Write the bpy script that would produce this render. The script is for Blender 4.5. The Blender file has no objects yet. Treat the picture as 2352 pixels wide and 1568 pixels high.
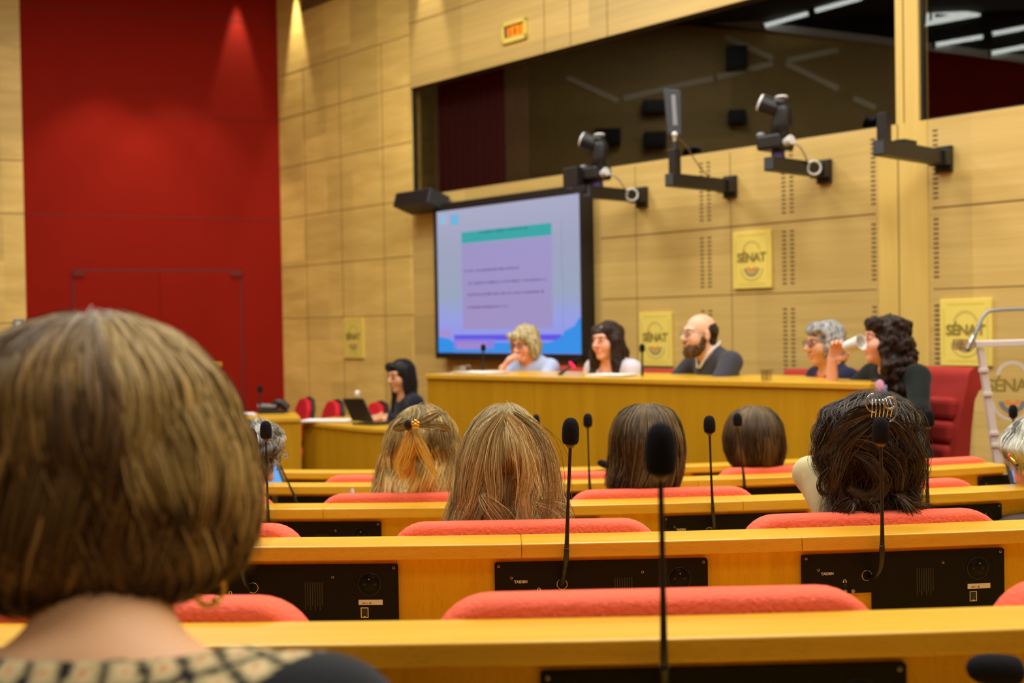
import bpy, math, random
import numpy as np
from mathutils import Vector, Matrix
random.seed(7)
RNG = np.random.default_rng(11)
SC = bpy.context.scene
COL = SC.collection
PI = math.pi

# ------------------------------------------------------------------ camera
F = 2700.0
EZ = 1.45                       # eye height above the front floor
ROLL = 0.0165
PITCH = -math.atan((784 - 742) / F)
c_, s_ = math.cos(PITCH), math.sin(PITCH)
FWD = Vector((0, c_, s_))
UP0 = Vector((0, -s_, c_))
X0 = Vector((1, 0, 0))
RIGHT = math.cos(ROLL) * X0 - math.sin(ROLL) * UP0
UPV = math.sin(ROLL) * X0 + math.cos(ROLL) * UP0
EYE = Vector((0, 0, EZ))

def ray(px, py):
    d = FWD * F + RIGHT * (px - 1176) - UPV * (py - 784)
    return d / d.y
def pt(px, py, Y):
    return EYE + ray(px, py) * Y
def proj(p):
    d = Vector(p) - EYE
    w = d.dot(FWD)
    return 1176 + F * d.dot(RIGHT) / w, 784 - F * d.dot(UPV) / w

cd = bpy.data.cameras.new('camera')
cam = bpy.data.objects.new('camera', cd)
COL.objects.link(cam)
M = Matrix.Identity(4)
for i in range(3):
    M[i][0], M[i][1], M[i][2], M[i][3] = RIGHT[i], UPV[i], -FWD[i], EYE[i]
cam.matrix_world = M
cd.sensor_width = 36.0
cd.lens = 36.0 * F / 2352
cd.clip_start = 0.02
cd.clip_end = 100
cd.dof.use_dof = True
cd.dof.focus_distance = 2.35
cd.dof.aperture_fstop = 4.0
SC.camera = cam

# ------------------------------------------------------------------ materials
def nt(name):
    m = bpy.data.materials.new(name)
    m.use_nodes = True
    n = m.node_tree
    return m, n, n.nodes['Principled BSDF']
def srgb(r, g, b):
    return tuple(((x / 255) / 12.92 if x / 255 <= .04045 else ((x / 255 + .055) / 1.055) ** 2.4) for x in (r, g, b)) + (1,)
def plain(name, col, rough=.5, spec=.5, metal=0, noise=0, nscale=40, emit=0, bump=0):
    m, n, p = nt(name)
    p.inputs['Base Color'].default_value = col
    p.inputs['Roughness'].default_value = rough
    p.inputs['Specular IOR Level'].default_value = spec
    p.inputs['Metallic'].default_value = metal
    if noise or bump:
        tc = n.nodes.new('ShaderNodeTexCoord')
        no = n.nodes.new('ShaderNodeTexNoise')
        no.inputs['Scale'].default_value = nscale
        no.inputs['Detail'].default_value = 4
        n.links.new(tc.outputs['Object'], no.inputs['Vector'])
        if noise:
            mx = n.nodes.new('ShaderNodeMix')
            mx.data_type = 'RGBA'
            mx.inputs['A'].default_value = tuple(c * (1 - noise) for c in col[:3]) + (1,)
            mx.inputs['B'].default_value = tuple(min(1, c * (1 + noise)) for c in col[:3]) + (1,)
            n.links.new(no.outputs['Fac'], mx.inputs['Factor'])
            n.links.new(mx.outputs['Result'], p.inputs['Base Color'])
        if bump:
            b = n.nodes.new('ShaderNodeBump')
            b.inputs['Strength'].default_value = bump
            b.inputs['Distance'].default_value = .004
            n.links.new(no.outputs['Fac'], b.inputs['Height'])
            n.links.new(b.outputs['Normal'], p.inputs['Normal'])
    if emit:
        p.inputs['Emission Color'].default_value = col
        p.inputs['Emission Strength'].default_value = emit
    return m
def wood(name, c1, c2, stretch=(1.2, 30, 30), rough=.35, pores=0.0, patch=None, coord='Object', spec=.5):
    """long grain along the axis with the smallest stretch; optional veneer patches and pores"""
    m, n, p = nt(name)
    tc = n.nodes.new('ShaderNodeTexCoord')
    mp = n.nodes.new('ShaderNodeMapping')
    mp.inputs['Scale'].default_value = stretch
    n.links.new(tc.outputs[coord], mp.inputs['Vector'])
    no = n.nodes.new('ShaderNodeTexNoise')
    no.inputs['Scale'].default_value = 1.0
    no.inputs['Detail'].default_value = 6
    no.inputs['Roughness'].default_value = .6
    no.inputs['Distortion'].default_value = .4
    n.links.new(mp.outputs['Vector'], no.inputs['Vector'])
    cr = n.nodes.new('ShaderNodeValToRGB')
    cr.color_ramp.elements[0].position = .3
    cr.color_ramp.elements[0].color = c1
    cr.color_ramp.elements[1].position = .7
    cr.color_ramp.elements[1].color = c2
    n.links.new(no.outputs['Fac'], cr.inputs['Fac'])
    out = cr.outputs['Color']
    def mul(a, fac_socket, lo, hi):
        r = n.nodes.new('ShaderNodeMapRange')
        r.inputs['To Min'].default_value = lo
        r.inputs['To Max'].default_value = hi
        n.links.new(fac_socket, r.inputs['Value'])
        v = n.nodes.new('ShaderNodeVectorMath')
        v.operation = 'SCALE'
        n.links.new(a, v.inputs[0])
        n.links.new(r.outputs['Result'], v.inputs['Scale'])
        return v.outputs['Vector'], r
    if patch:
        br = n.nodes.new('ShaderNodeTexNoise')
        mp3 = n.nodes.new('ShaderNodeMapping')
        mp3.inputs['Scale'].default_value = patch
        n.links.new(tc.outputs[coord], mp3.inputs['Vector'])
        sn = n.nodes.new('ShaderNodeVectorMath')
        sn.operation = 'FLOOR'
        n.links.new(mp3.outputs['Vector'], sn.inputs[0])
        wn = n.nodes.new('ShaderNodeTexWhiteNoise')
        n.links.new(sn.outputs['Vector'], wn.inputs['Vector'])
        out, _ = mul(out, wn.outputs['Value'], .84, 1.12)
    if pores:
        mp2 = n.nodes.new('ShaderNodeMapping')
        mp2.inputs['Scale'].default_value = (60, 700, 420) if stretch[0] < stretch[2] else (700, 700, 50)
        n.links.new(tc.outputs[coord], mp2.inputs['Vector'])
        n2 = n.nodes.new('ShaderNodeTexNoise')
        n2.inputs['Scale'].default_value = 1
        n2.inputs['Detail'].default_value = 1
        n.links.new(mp2.outputs['Vector'], n2.inputs['Vector'])
        out, r = mul(out, n2.outputs['Fac'], 1 - pores, 1.0)
        r.inputs['From Min'].default_value = .32
        r.inputs['From Max'].default_value = .42
    n.links.new(out, p.inputs['Base Color'])
    p.inputs['Roughness'].default_value = rough
    p.inputs['Specular IOR Level'].default_value = spec
    return m
def colattr(name, rough=.5, spec=.3, noise=0, nscale=60, sheen=0, sss=0):
    m, n, p = nt(name)
    a = n.nodes.new('ShaderNodeAttribute')
    a.attribute_name = 'Col'
    out = a.outputs['Color']
    if noise:
        tc = n.nodes.new('ShaderNodeTexCoord')
        no = n.nodes.new('ShaderNodeTexNoise')
        no.inputs['Scale'].default_value = nscale
        no.inputs['Detail'].default_value = 3
        n.links.new(tc.outputs['Object'], no.inputs['Vector'])
        r = n.nodes.new('ShaderNodeMapRange')
        r.inputs['To Min'].default_value = 1 - noise
        r.inputs['To Max'].default_value = 1 + noise
        n.links.new(no.outputs['Fac'], r.inputs['Value'])
        v = n.nodes.new('ShaderNodeVectorMath')
        v.operation = 'SCALE'
        n.links.new(out, v.inputs[0])
        n.links.new(r.outputs['Result'], v.inputs['Scale'])
        out = v.outputs['Vector']
    n.links.new(out, p.inputs['Base Color'])
    p.inputs['Roughness'].default_value = rough
    p.inputs['Specular IOR Level'].default_value = spec
    if sheen:
        p.inputs['Sheen Weight'].default_value = sheen
    if sss:
        p.inputs['Subsurface Weight'].default_value = sss
        p.inputs['Subsurface Radius'].default_value = (.012, .005, .003)
        p.inputs['Subsurface Scale'].default_value = 1
    return m
def emission(name, col, strength):
    m = bpy.data.materials.new(name)
    m.use_nodes = True
    n = m.node_tree
    n.nodes.clear()
    o = n.nodes.new('ShaderNodeOutputMaterial')
    e = n.nodes.new('ShaderNodeEmission')
    e.inputs['Color'].default_value = col
    e.inputs['Strength'].default_value = strength
    n.links.new(e.outputs[0], o.inputs[0])
    return m
def glassy(name, refl, rough=0.0, tint=(1, 1, 1, 1), fres=False):
    m = bpy.data.materials.new(name)
    m.use_nodes = True
    n = m.node_tree
    n.nodes.clear()
    o = n.nodes.new('ShaderNodeOutputMaterial')
    t = n.nodes.new('ShaderNodeBsdfTransparent')
    t.inputs['Color'].default_value = tint
    g = n.nodes.new('ShaderNodeBsdfGlossy')
    g.inputs['Roughness'].default_value = rough
    x = n.nodes.new('ShaderNodeMixShader')
    x.inputs[0].default_value = refl
    if fres:
        fr = n.nodes.new('ShaderNodeFresnel')
        fr.inputs[0].default_value = 1.5
        n.links.new(fr.outputs[0], x.inputs[0])
    n.links.new(t.outputs[0], x.inputs[1])
    n.links.new(g.outputs[0], x.inputs[2])
    n.links.new(x.outputs[0], o.inputs[0])
    return m

MT = {}
MT['ledge'] = wood('oak_ledge', (.60, .325, .016, 1), (.72, .42, .030, 1), (1.5, 26, 40), .27, .10, None, 'Object', .6)
MT['board'] = wood('oak_board', (.62, .35, .008, 1), (.74, .45, .016, 1), (30, 30, 1.6), .45, .12, None, 'Object', .25)
MT['dais'] = wood('oak_dais', (.46, .235, .004, 1), (.56, .30, .009, 1), (14, 14, .7), .5, 0, None, 'Object', .2)
MT['wall'] = wood('veneer_wall', (.54, .362, .098, 1), (.65, .455, .145, 1), (.8, 10, 26), .5, 0, (.62, 1, 2.6))
MT['wall_grid'] = wood('veneer_wall_patchwork', (.66, .445, .105, 1), (.84, .60, .175, 1), (1.5, 10, 9), .5, 0, (2.1, 1, 2.3))
MT['post'] = wood('veneer_post', (.62, .42, .095, 1), (.70, .49, .13, 1), (14, 14, 1), .45)
MT['groove'] = plain('dark_groove', (.20, .105, .025, 1), .8)
MT['slot'] = plain('slot_black', (.10, .06, .02, 1), .9)
MT['red'] = plain('red_wall_cloth', (.27, .0088, .0022, 1), .8, .12, noise=.06, nscale=3)
MT['red_seam'] = plain('red_seam', (.14, .006, .004, 1), .8)
MT['seat'] = plain('coral_wool', (.82, .14, .078, 1), .9, .1, noise=.16, nscale=160, bump=.9)
MT['armchair'] = plain('red_armchair_velvet', (.34, .030, .024, 1), .85, .15, noise=.1, nscale=8)
MT['black'] = plain('black_plastic', (.012, .010, .010, 1), .42, .4)
MT['panel'] = plain('black_anodised_panel', (.006, .005, .0048, 1), .5, .15, noise=.1, nscale=30)
MT['foam'] = plain('black_foam', (.011, .010, .013, 1), .95, .1, noise=.3, nscale=500, bump=.6)
MT['stem'] = plain('black_gooseneck', (.008, .0065, .006, 1), .4, .45)
MT['collar'] = plain('bronze_collar', (.09, .06, .035, 1), .4, .5, .4)
MT['chrome'] = plain('chrome', (.55, .55, .55, 1), .25, .5, 1)
MT['grey'] = plain('grey_metal', (.25, .26, .28, 1), .4, .5, .3)
MT['darkgrey'] = plain('charcoal_paint', (.035, .038, .045, 1), .55)
MT['white'] = plain('white_plastic', (.75, .74, .70, 1), .4)
MT['paper'] = plain('white_paper', (.78, .76, .74, 1), .8)
MT['cream'] = plain('cream_label', (.72, .70, .66, 1), .7)
MT['ink'] = plain('dark_ink', (.03, .03, .03, 1), .8)
MT['silver_text'] = plain('silver_print', (.65, .65, .65, 1), .6)
MT['plaque'] = plain('yellow_plaque', (.82, .65, .13, 1), .4, .4, noise=.05, nscale=6)
MT['plaque_line'] = plain('plaque_etching', (.60, .47, .10, 1), .6)
MT['plaque_text'] = plain('plaque_lettering', (.26, .20, .035, 1), .6)
MT['plaque_grey'] = plain('plaque_grey_arc', (.32, .28, .12, 1), .6)
MT['plaque_red'] = plain('plaque_red_arc', (.70, .25, .06, 1), .6)
MT['purple'] = plain('purple_pad', (.05, .03, .16, 1), .6)
MT['gold'] = plain('gold', (.85, .55, .12, 1), .2, .5, 1)
MT['floor'] = plain('red_brown_carpet', (.10, .035, .02, 1), .95, .1, noise=.3, nscale=30)
MT['ceiling'] = plain('dark_ceiling', (.045, .04, .03, 1), .9)
MT['brown'] = plain('brown_soffit', (.17, .085, .025, 1), .7)
MT['booth'] = plain('booth_dark', (.012, .011, .008, 1), .9)
MT['reflection_sheet'] = plain('booth_red_sheet', (.045, .003, .004, 1), .9)
MT['glass'] = glassy('booth_glass', .062, 0, (.75, .75, .72, 1))
MT['acrylic'] = glassy('clear_acrylic', .06, .02, (.97, .97, .96, 1))
MT['frost'] = plain('frosted_acrylic_edge', (.62, .56, .52, 1), .5)
MT['bluepen'] = plain('blue_pen', (.02,.02,.55,1), .3)
MT['badge_blue'] = plain('badge_blue', srgb(150,165,210), .5)
MT['badge_pink'] = plain('badge_pink', srgb(220,160,190), .5)
MT['led'] = emission('led_bar', (.95, 1, .95, 1), 7)
MT['drink_glass'] = glassy('drinking_glass', .14, .02, (.9, .9, .88, 1))
MT['clipglass'] = glassy('clip_plastic', .45, .10, (.85, .82, .80, 1))
MT['skin'] = colattr('skin', .5, .35, .05, 25, 0, .0)
MT['hair'] = colattr('hair', .48, .18, .0)
MT['cloth'] = colattr('cloth', .85, .15, .06, 90, .1)
MT['lens_white'] = plain('pale_lens_cover', (.62, .62, .60, 1), .3)
MT['redlight'] = emission('red_mic_ring', (1, .02, .08, 1), 2.2)
MT['orange_led'] = emission('orange_segments', (1, .22, .004, 1), 1.7)
MT['bluescreen'] = emission('blue_laptop_screen', (.17, .46, .95, 1), .95)

# ------------------------------------------------------------------ mesh builder
MATRIX = {}
class B:
    def __init__(s):
        s.v, s.f, s.m = [], [], []
    def add(s, vs, fs, mi=0):
        o = len(s.v)
        s.v += [tuple(v) for v in vs]
        for f in fs:
            s.f.append(tuple(i + o for i in f))
            s.m.append(mi)
    def box(s, lo, hi, mi=0, M=None):
        x0, y0, z0 = lo
        x1, y1, z1 = hi
        vs = [Vector(p) for p in ((x0, y0, z0), (x1, y0, z0), (x1, y1, z0), (x0, y1, z0), (x0, y0, z1), (x1, y0, z1), (x1, y1, z1), (x0, y1, z1))]
        if M is not None:
            vs = [M @ v for v in vs]
        s.add(vs, [(3, 2, 1, 0), (4, 5, 6, 7), (0, 1, 5, 4), (1, 2, 6, 5), (2, 3, 7, 6), (3, 0, 4, 7)], mi)
    def hexa(s, p, mi=0):
        s.add(p, [(3, 2, 1, 0), (4, 5, 6, 7), (0, 1, 5, 4), (1, 2, 6, 5), (2, 3, 7, 6), (3, 0, 4, 7)], mi)
    def prism(s, poly, y0, y1, mi=0, M=None, axis='y'):
        """polygon in the x,z plane pushed along y (counter-clockwise seen from -y)"""
        n = len(poly)
        if axis == 'y':
            vs = [Vector((a, y0, b)) for a, b in poly] + [Vector((a, y1, b)) for a, b in poly]
        elif axis == 'z':
            vs = [Vector((a, b, y0)) for a, b in poly] + [Vector((a, b, y1)) for a, b in poly]
        else:
            vs = [Vector((y0, a, b)) for a, b in poly] + [Vector((y1, a, b)) for a, b in poly]
        if M is not None:
            vs = [M @ v for v in vs]
        fs = [tuple(range(n)), tuple(range(2 * n - 1, n - 1, -1))]
        fs += [(i, i + n, (i + 1) % n + n, (i + 1) % n) for i in range(n)]
        s.add(vs, fs, mi)
    def tube(s, pts, r, n=10, mi=0, closed=False):
        pts = [Vector(p) for p in pts]
        k = len(pts)
        rs = r if isinstance(r, (list, tuple)) else [r] * k
        up = None
        base = len(s.v)
        for i, p in enumerate(pts):
            if closed:
                t = pts[(i + 1) % k] - pts[i - 1]
            else:
                t = pts[min(i + 1, k - 1)] - pts[max(i - 1, 0)]
            t = t.normalized() if t.length > 1e-9 else Vector((0, 0, 1))
            if up is None:
                up = t.orthogonal().normalized()
            else:
                up = (up - t * up.dot(t))
                up = up.normalized() if up.length > 1e-6 else t.orthogonal().normalized()
            w = t.cross(up)
            for j in range(n):
                a = 2 * PI * j / n
                s.v.append(tuple(p + rs[i] * (math.cos(a) * up + math.sin(a) * w)))
        for i in range(k if closed else k - 1):
            i2 = (i + 1) % k
            for j in range(n):
                s.f.append((base + i * n + j, base + i * n + (j + 1) % n, base + i2 * n + (j + 1) % n, base + i2 * n + j))
                s.m.append(mi)
        if not closed:
            s.f.append(tuple(base + j for j in range(n - 1, -1, -1)))
            s.f.append(tuple(base + (k - 1) * n + j for j in range(n)))
            s.m += [mi, mi]
    def lathe(s, prof, n=20, mi=0, M=None):
        """profile of (radius, z) about local z"""
        base = len(s.v)
        for r, z in prof:
            for j in range(n):
                a = 2 * PI * j / n
                v = Vector((max(r, 1e-5) * math.cos(a), max(r, 1e-5) * math.sin(a), z))
                s.v.append(tuple(M @ v if M is not None else v))
        for i in range(len(prof) - 1):
            for j in range(n):
                s.f.append((base + i * n + j, base + i * n + (j + 1) % n, base + (i + 1) * n + (j + 1) % n, base + (i + 1) * n + j))
                s.m.append(mi)
        s.f.append(tuple(base + j for j in range(n - 1, -1, -1)))
        s.f.append(tuple(base + (len(prof) - 1) * n + j for j in range(n)))
        s.m += [mi, mi]
    def ball(s, c, r, mi=0, n=14):
        r = (r, r, r) if not isinstance(r, (tuple, list)) else r
        prof = [(math.sin(PI * i / n), -math.cos(PI * i / n)) for i in range(n + 1)]
        s.lathe(prof, n + 4, mi, Matrix.Translation(Vector(c)) @ Matrix.Diagonal((r[0], r[1], r[2], 1)))
    def torus(s, c, R, r, M=None, n=24, k=8, mi=0, a0=0, a1=2 * PI):
        full = abs(a1 - a0 - 2 * PI) < 1e-6
        cnt = n if full else n + 1
        pts = []
        for i in range(cnt):
            a = a0 + (a1 - a0) * i / n
            p = Vector((R * math.cos(a), 0, R * math.sin(a)))
            p = (M.to_3x3() @ p if M is not None else p) + Vector(c)
            pts.append(p)
        s.tube(pts, r, k, mi, full)
    def build(s, name, mats, parent=None, smooth=False, bevel=0, segs=2, frame=None, col=None, subsurf=0, local=False):
        return mk(name, s.v, s.f, mats, parent, s.m, smooth, bevel, segs, frame, col, subsurf, local)

def mk(name, V, Fc, mats, parent=None, mi=None, smooth=False, bevel=0, segs=2, frame=None, col=None, subsurf=0, local=False):
    """world-space vertices (local=True: already in the frame of the parent or `frame`) -> ONE mesh object"""
    V = np.asarray(V, dtype=np.float64).reshape(-1, 3)
    Mw = frame if frame is not None else (MATRIX[parent.name] if parent is not None else None)
    if Mw is not None and not local:
        inv = np.array(Mw.inverted())
        V = V @ inv[:3, :3].T + inv[:3, 3]
    me = bpy.data.meshes.new(name)
    if isinstance(Fc, np.ndarray):
        nf, k = Fc.shape
        me.vertices.add(len(V))
        me.vertices.foreach_set('co', V.astype(np.float32).ravel())
        me.loops.add(nf * k)
        me.loops.foreach_set('vertex_index', Fc.astype(np.int32).ravel())
        me.polygons.add(nf)
        me.polygons.foreach_set('loop_start', np.arange(0, nf * k, k, dtype=np.int32))
        me.update(calc_edges=True)
    else:
        me.from_pydata([tuple(v) for v in V], [], Fc)
    mats = mats if isinstance(mats, (list, tuple)) else [mats]
    for m in mats:
        me.materials.append(MT[m] if isinstance(m, str) else m)
    if mi is not None and len(mats) > 1:
        me.polygons.foreach_set('material_index', np.array(mi, dtype=np.int32))
    if smooth:
        me.polygons.foreach_set('use_smooth', np.ones(len(me.polygons), dtype=bool))
    if col is not None:
        ca = me.color_attributes.new('Col', 'FLOAT_COLOR', 'POINT')
        c4 = np.ones((len(V), 4), dtype=np.float32)
        c4[:, :3] = col
        ca.data.foreach_set('color', c4.ravel())
    me.validate(clean_customdata=False)
    o = bpy.data.objects.new(name, me)
    COL.objects.link(o)
    if parent is not None:
        o.parent = parent
        if frame is not None:
            o.matrix_local = MATRIX[parent.name].inverted() @ frame
            MATRIX[o.name] = frame.copy()
        else:
            MATRIX[o.name] = MATRIX[parent.name].copy()
    elif frame is not None:
        o.matrix_world = frame
        MATRIX[o.name] = frame.copy()
    else:
        MATRIX[o.name] = Matrix.Identity(4)
    if bevel:
        b = o.modifiers.new('bevel', 'BEVEL')
        b.width = bevel
        b.segments = segs
        b.limit_method = 'ANGLE'
        b.harden_normals = False
    if subsurf:
        b = o.modifiers.new('subsurf', 'SUBSURF')
        b.levels = b.render_levels = subsurf
    return o
def tag(o, label, cat, group=None):
    o['label'] = label
    o['category'] = cat
    if group:
        o['group'] = group
    return o
def thing(name, label, cat, M=None, group=None):
    o = bpy.data.objects.new(name, None)
    COL.objects.link(o)
    o.empty_display_size = .05
    M = Matrix.Translation(M) if isinstance(M, Vector) else (M if M is not None else Matrix.Identity(4))
    o.matrix_world = M
    MATRIX[o.name] = M.copy()
    return tag(o, label, cat, group)
def struct(o):
    o['kind'] = 'structure'
    return o
def copy_tree(o, M, parent=None):
    c = o.copy()
    COL.objects.link(c)
    if parent is not None:
        c.parent = parent
        MATRIX[c.name] = MATRIX[parent.name].copy()
    else:
        c.matrix_world = M
        MATRIX[c.name] = M.copy()
    for ch in [x for x in bpy.data.objects if x.parent == o]:
        copy_tree(ch, None, c)
    return c
def text_geo(body, size, spacing=1.0, bold=0.0):
    cu = bpy.data.curves.new('text', 'FONT')
    cu.body = body
    cu.size = size
    cu.space_character = spacing
    cu.align_x = 'CENTER'
    cu.align_y = 'CENTER'
    cu.offset = bold
    cu.extrude = size * .02
    cu.resolution_u = 3
    o = bpy.data.objects.new('text', cu)
    COL.objects.link(o)
    dg = bpy.context.evaluated_depsgraph_get()
    me = bpy.data.meshes.new_from_object(o.evaluated_get(dg))
    vs = [tuple(v.co) for v in me.vertices]
    fs = [tuple(p.vertices) for p in me.polygons]
    bpy.data.objects.remove(o)
    bpy.data.curves.remove(cu)
    bpy.data.meshes.remove(me)
    return vs, fs
TEXT = {}
def add_text(b, body, size, M, mi=0, spacing=1.0, bold=0.0):
    """flat lettering; local x right, local z up, facing -y"""
    key = (body, size, spacing, bold)
    if key not in TEXT:
        TEXT[key] = text_geo(body, size, spacing, bold)
    vs, fs = TEXT[key]
    b.add([M @ Vector((x, -z, y)) for x, y, z in vs], fs, mi)
def rrect(w, h, r, n=5, z0=0):
    """rounded rectangle polygon in (x,z), counter-clockwise, corner radii r (or 4 radii bl,br,tr,tl)"""
    rs = r if isinstance(r, (list, tuple)) else (r, r, r, r)
    out = []
    for (sx, sz, a0), rr in zip(((-1, -1, PI), (1, -1, 1.5 * PI), (1, 1, 0), (-1, 1, .5 * PI)), rs):
        cx, cz = sx * (w / 2 - rr), sz * (h / 2 - rr)
        for i in range(n + 1):
            a = a0 + .5 * PI * i / n
            out.append((cx + rr * math.cos(a), cz + rr * math.sin(a) + z0))
    return out
# ------------------------------------------------------------------ room shell
NIN = Vector((.744, .668, 0)).normalized()
TW = Vector((NIN.y, -NIN.x, 0))
DW = 6.9
H = 5.35
def hit(px, py, n, D):
    r = ray(px, py)
    return EYE + r * ((D - n.dot(EYE)) / n.dot(r))
def frame_of(origin, ax, ay, az=Vector((0, 0, 1))):
    m = Matrix.Identity(4)
    for i in range(3):
        m[i][0], m[i][1], m[i][2], m[i][3] = ax[i], ay[i], az[i], origin[i]
    return m
CORNER = hit(645, 500, NIN, DW)
CORNER.z = 0
WALLM = frame_of(CORNER, TW, NIN)
WINV = WALLM.inverted()
def wc(px, py, off=0.0):
    """pixel -> (s, z) on the screen wall (or on a plane `off` in front of it)"""
    p = WINV @ hit(px, py, NIN, DW - off)
    return p.x, p.z
def wframe(s, z, off=0.0):
    return WALLM @ Matrix.Translation((s, -off, z))

sA, sB = wc(944, 320)[0], wc(2058, 200)[0]
sC, sD = wc(2110, 200)[0], wc(2352, 100)[0] + 1.0
zb = (wc(945, 445)[1] + wc(1500, 372)[1] + wc(2058, 295)[1]) / 3
zt = (wc(935, 205)[1] + wc(1300, 108)[1] + wc(1700, 3)[1]) / 3
SEND = sD + 1.2
T = .12
b = B()
b.box((0, 0, 0), (sA, T, H), 1)
b.box((sA, 0, 0), (SEND, T, zb), 0)
b.box((sA, 0, zt), (SEND, T, H), 0)
b.box((sD, 0, zb), (SEND, T, zt), 0)
def hgroove(s0, s1, z, w=.006):
    b.box((s0, -.001, z - w / 2), (s1, .01, z + w / 2), 2)
def vgroove(s, z0, z1, w=.006):
    b.box((s - w / 2, -.001, z0), (s + w / 2, .01, z1), 2)
for py in (125, 232, 355, 480, 601, 727):
    hgroove(0, sA, wc(800, py)[1], .008)
for px in (703, 785, 882):
    vgroove(wc(px, 500)[0], 0, wc(800, 125)[1], .008)
z1 = (wc(1480, 537)[1] + wc(2000, 494)[1]) / 2
z2 = (wc(1380, 690)[1] + wc(1660, 675)[1]) / 2
s2010, s2145 = wc(2013, 600)[0], wc(2143, 600)[0]
s1380 = wc(1380, 500)[0]
hgroove(s1380, s2010, z1, .012)
hgroove(s2145, SEND, wc(2250, 468)[1], .012)
hgroove(s1380, s2010, z2, .008)
hgroove(s2145, SEND, wc(2250, 660)[1], .008)
for px in (1462, 1680):
    vgroove(wc(px, 600)[0], 0, zb - .02)
for px in (1250, 1310, 1395):
    vgroove(wc(px, 60)[0], zt, H, .008)
hgroove(sA, SEND, zt + .62, .008)
zr = [(1.0, z2 - .10), (z2 + .06, z1 - .05), (z1 + .06, zb - .08)]
for px in (1613, 1630, 1802, 1820, 2008, 2151):
    s = wc(px, 600)[0]
    for za, zc in zr:
        z = za
        while z < zc:
            b.box((s - .017, -.0012, z), (s + .017, .01, z + .012), 3)
            z += .030
struct(b.build('wall_right', ['wall', 'wall_grid', 'groove', 'slot'], frame=WALLM, local=True))

# plain veneer pilaster under and between the two booth windows
b = B()
b.box((sB, -.004, zb), (sC, T, zt), 0)
b.box((s2010 + .02, -.005, 0), (s2145 - .03, .0, zb), 0)
b.box((wc(2066, 600)[0] - .004, -.006, 0), (wc(2066, 600)[0] + .004, 0, zb), 1)
b.box((wc(2076, 150)[0] - .004, -.0055, zb), (wc(2076, 150)[0] + .004, 0, zt), 1)
struct(b.build('trim_1', ['post', 'groove'], frame=WALLM, local=True))
# dark brown soffit band at the top of the wall
zs = wc(695, 27)[1]
b = B()
b.box((wc(693, 15)[0], -.006, zs), (sA + .25, 0, H), 0)
struct(b.build('trim_2', ['brown'], frame=WALLM, local=True))

# interpreters' booth windows: reflecting panes in thin dark frames
def pane(name, s0, s1):
    b = B()
    d = .035
    b.box((s0, d, zb), (s1, d + .006, zt), 0)
    w = .022
    for lo, hi in (((s0, d - .012, zb), (s0 + w, d + .02, zt)), ((s1 - w * .4, d - .012, zb), (s1, d + .02, zt)),
                   ((s0, d - .012, zb), (s1, d + .02, zb + .012)), ((s0, d - .012, zt - .012), (s1, d + .02, zt))):
        b.box(lo, hi, 1)
    struct(b.build(name, ['glass', 'black'], frame=WALLM, local=True))
pane('window_1', sA, sB)
pane('window_2', sC, sD)
# dark booth room behind the panes
b = B()
y0, y1 = T + .002, 2.2
b.box((sA - .3, y1, zb - .9), (SEND, y1 + .05, H), 0)
b.box((sA - .35, y0, zb - .9), (sA - .3, y1, H), 0)
b.box((sA - .3, y0, zb - .95), (SEND, y1, zb - .9), 0)
b.box((sA - .3, y0, zt + .4), (SEND, y1, zt + .45), 0)
b.box((SEND - .05, y0, zb - .9), (SEND, y1, zt + .4), 0)
struct(b.build('wall_booth', ['booth'], frame=WALLM, local=True))
# dark red sheet standing in for the red wall mirrored in the glass
b = B()
pl = []
sX = wc(1160, 320)[0]
n = 46
for i in range(n + 1):
    s = sA - .02 + (sX - sA + .02) * i / n
    pl.append((s, .30 + .02 * math.sin(i * 1.9)))
vs, fs = [], []
for s, y in pl:
    vs += [(s, y, zb - .6), (s, y, zt + .35)]
fs = [(2 * i, 2 * i + 2, 2 * i + 3, 2 * i + 1) for i in range(n)]
b.add(vs, fs)
o = b.build('reflection_sheet', ['reflection_sheet'], frame=WALLM, local=True, smooth=True)
tag(o, 'dark red sheet behind the left end of the booth glass, for a red reflection', 'reflection_sheet')
# ---- red end wall with its double door
dR = Vector((-2.29, -1, 0)).normalized()       # from the corner to the left
nR = Vector((dR.y, -dR.x, 0))                  # into the wall
if nR.y < 0:
    nR = -nR
DR = nR.dot(CORNER)
REDM = frame_of(CORNER, -dR, nR)               # x runs to the right, negative values are left of the corner
def rc(px, py, off=0.0):
    p = REDM.inverted() @ hit(px, py, nR, DR - off)
    return p.x, p.z
rL = rc(53, 400)[0]
b = B()
b.box((rL, 0, 0), (0, .1, H), 0)
def rline(p0, p1, w=.008, mi=1, d=.0015):
    (x0, za), (x1, zc) = rc(*p0), rc(*p1)
    u = Vector((x1 - x0, 0, zc - za)).normalized()
    v = Vector((-u.z, 0, u.x)) * w / 2
    P = [Vector((x0, 0, za)), Vector((x1, 0, zc))]
    q = [P[0] - v, P[1] - v, P[1] + v, P[0] + v]
    b.hexa([Vector((a.x, -d, a.z)) for a in q] + [Vector((a.x, .01, a.z)) for a in q], mi)
rline((48, 12), (640, 53), .012)
rline((54, 491), (641, 505), .012)
rline((300, 260), (641, 278), .006)
struct(b.build('wall_front', ['red', 'red_seam'], frame=REDM, local=True))
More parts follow.
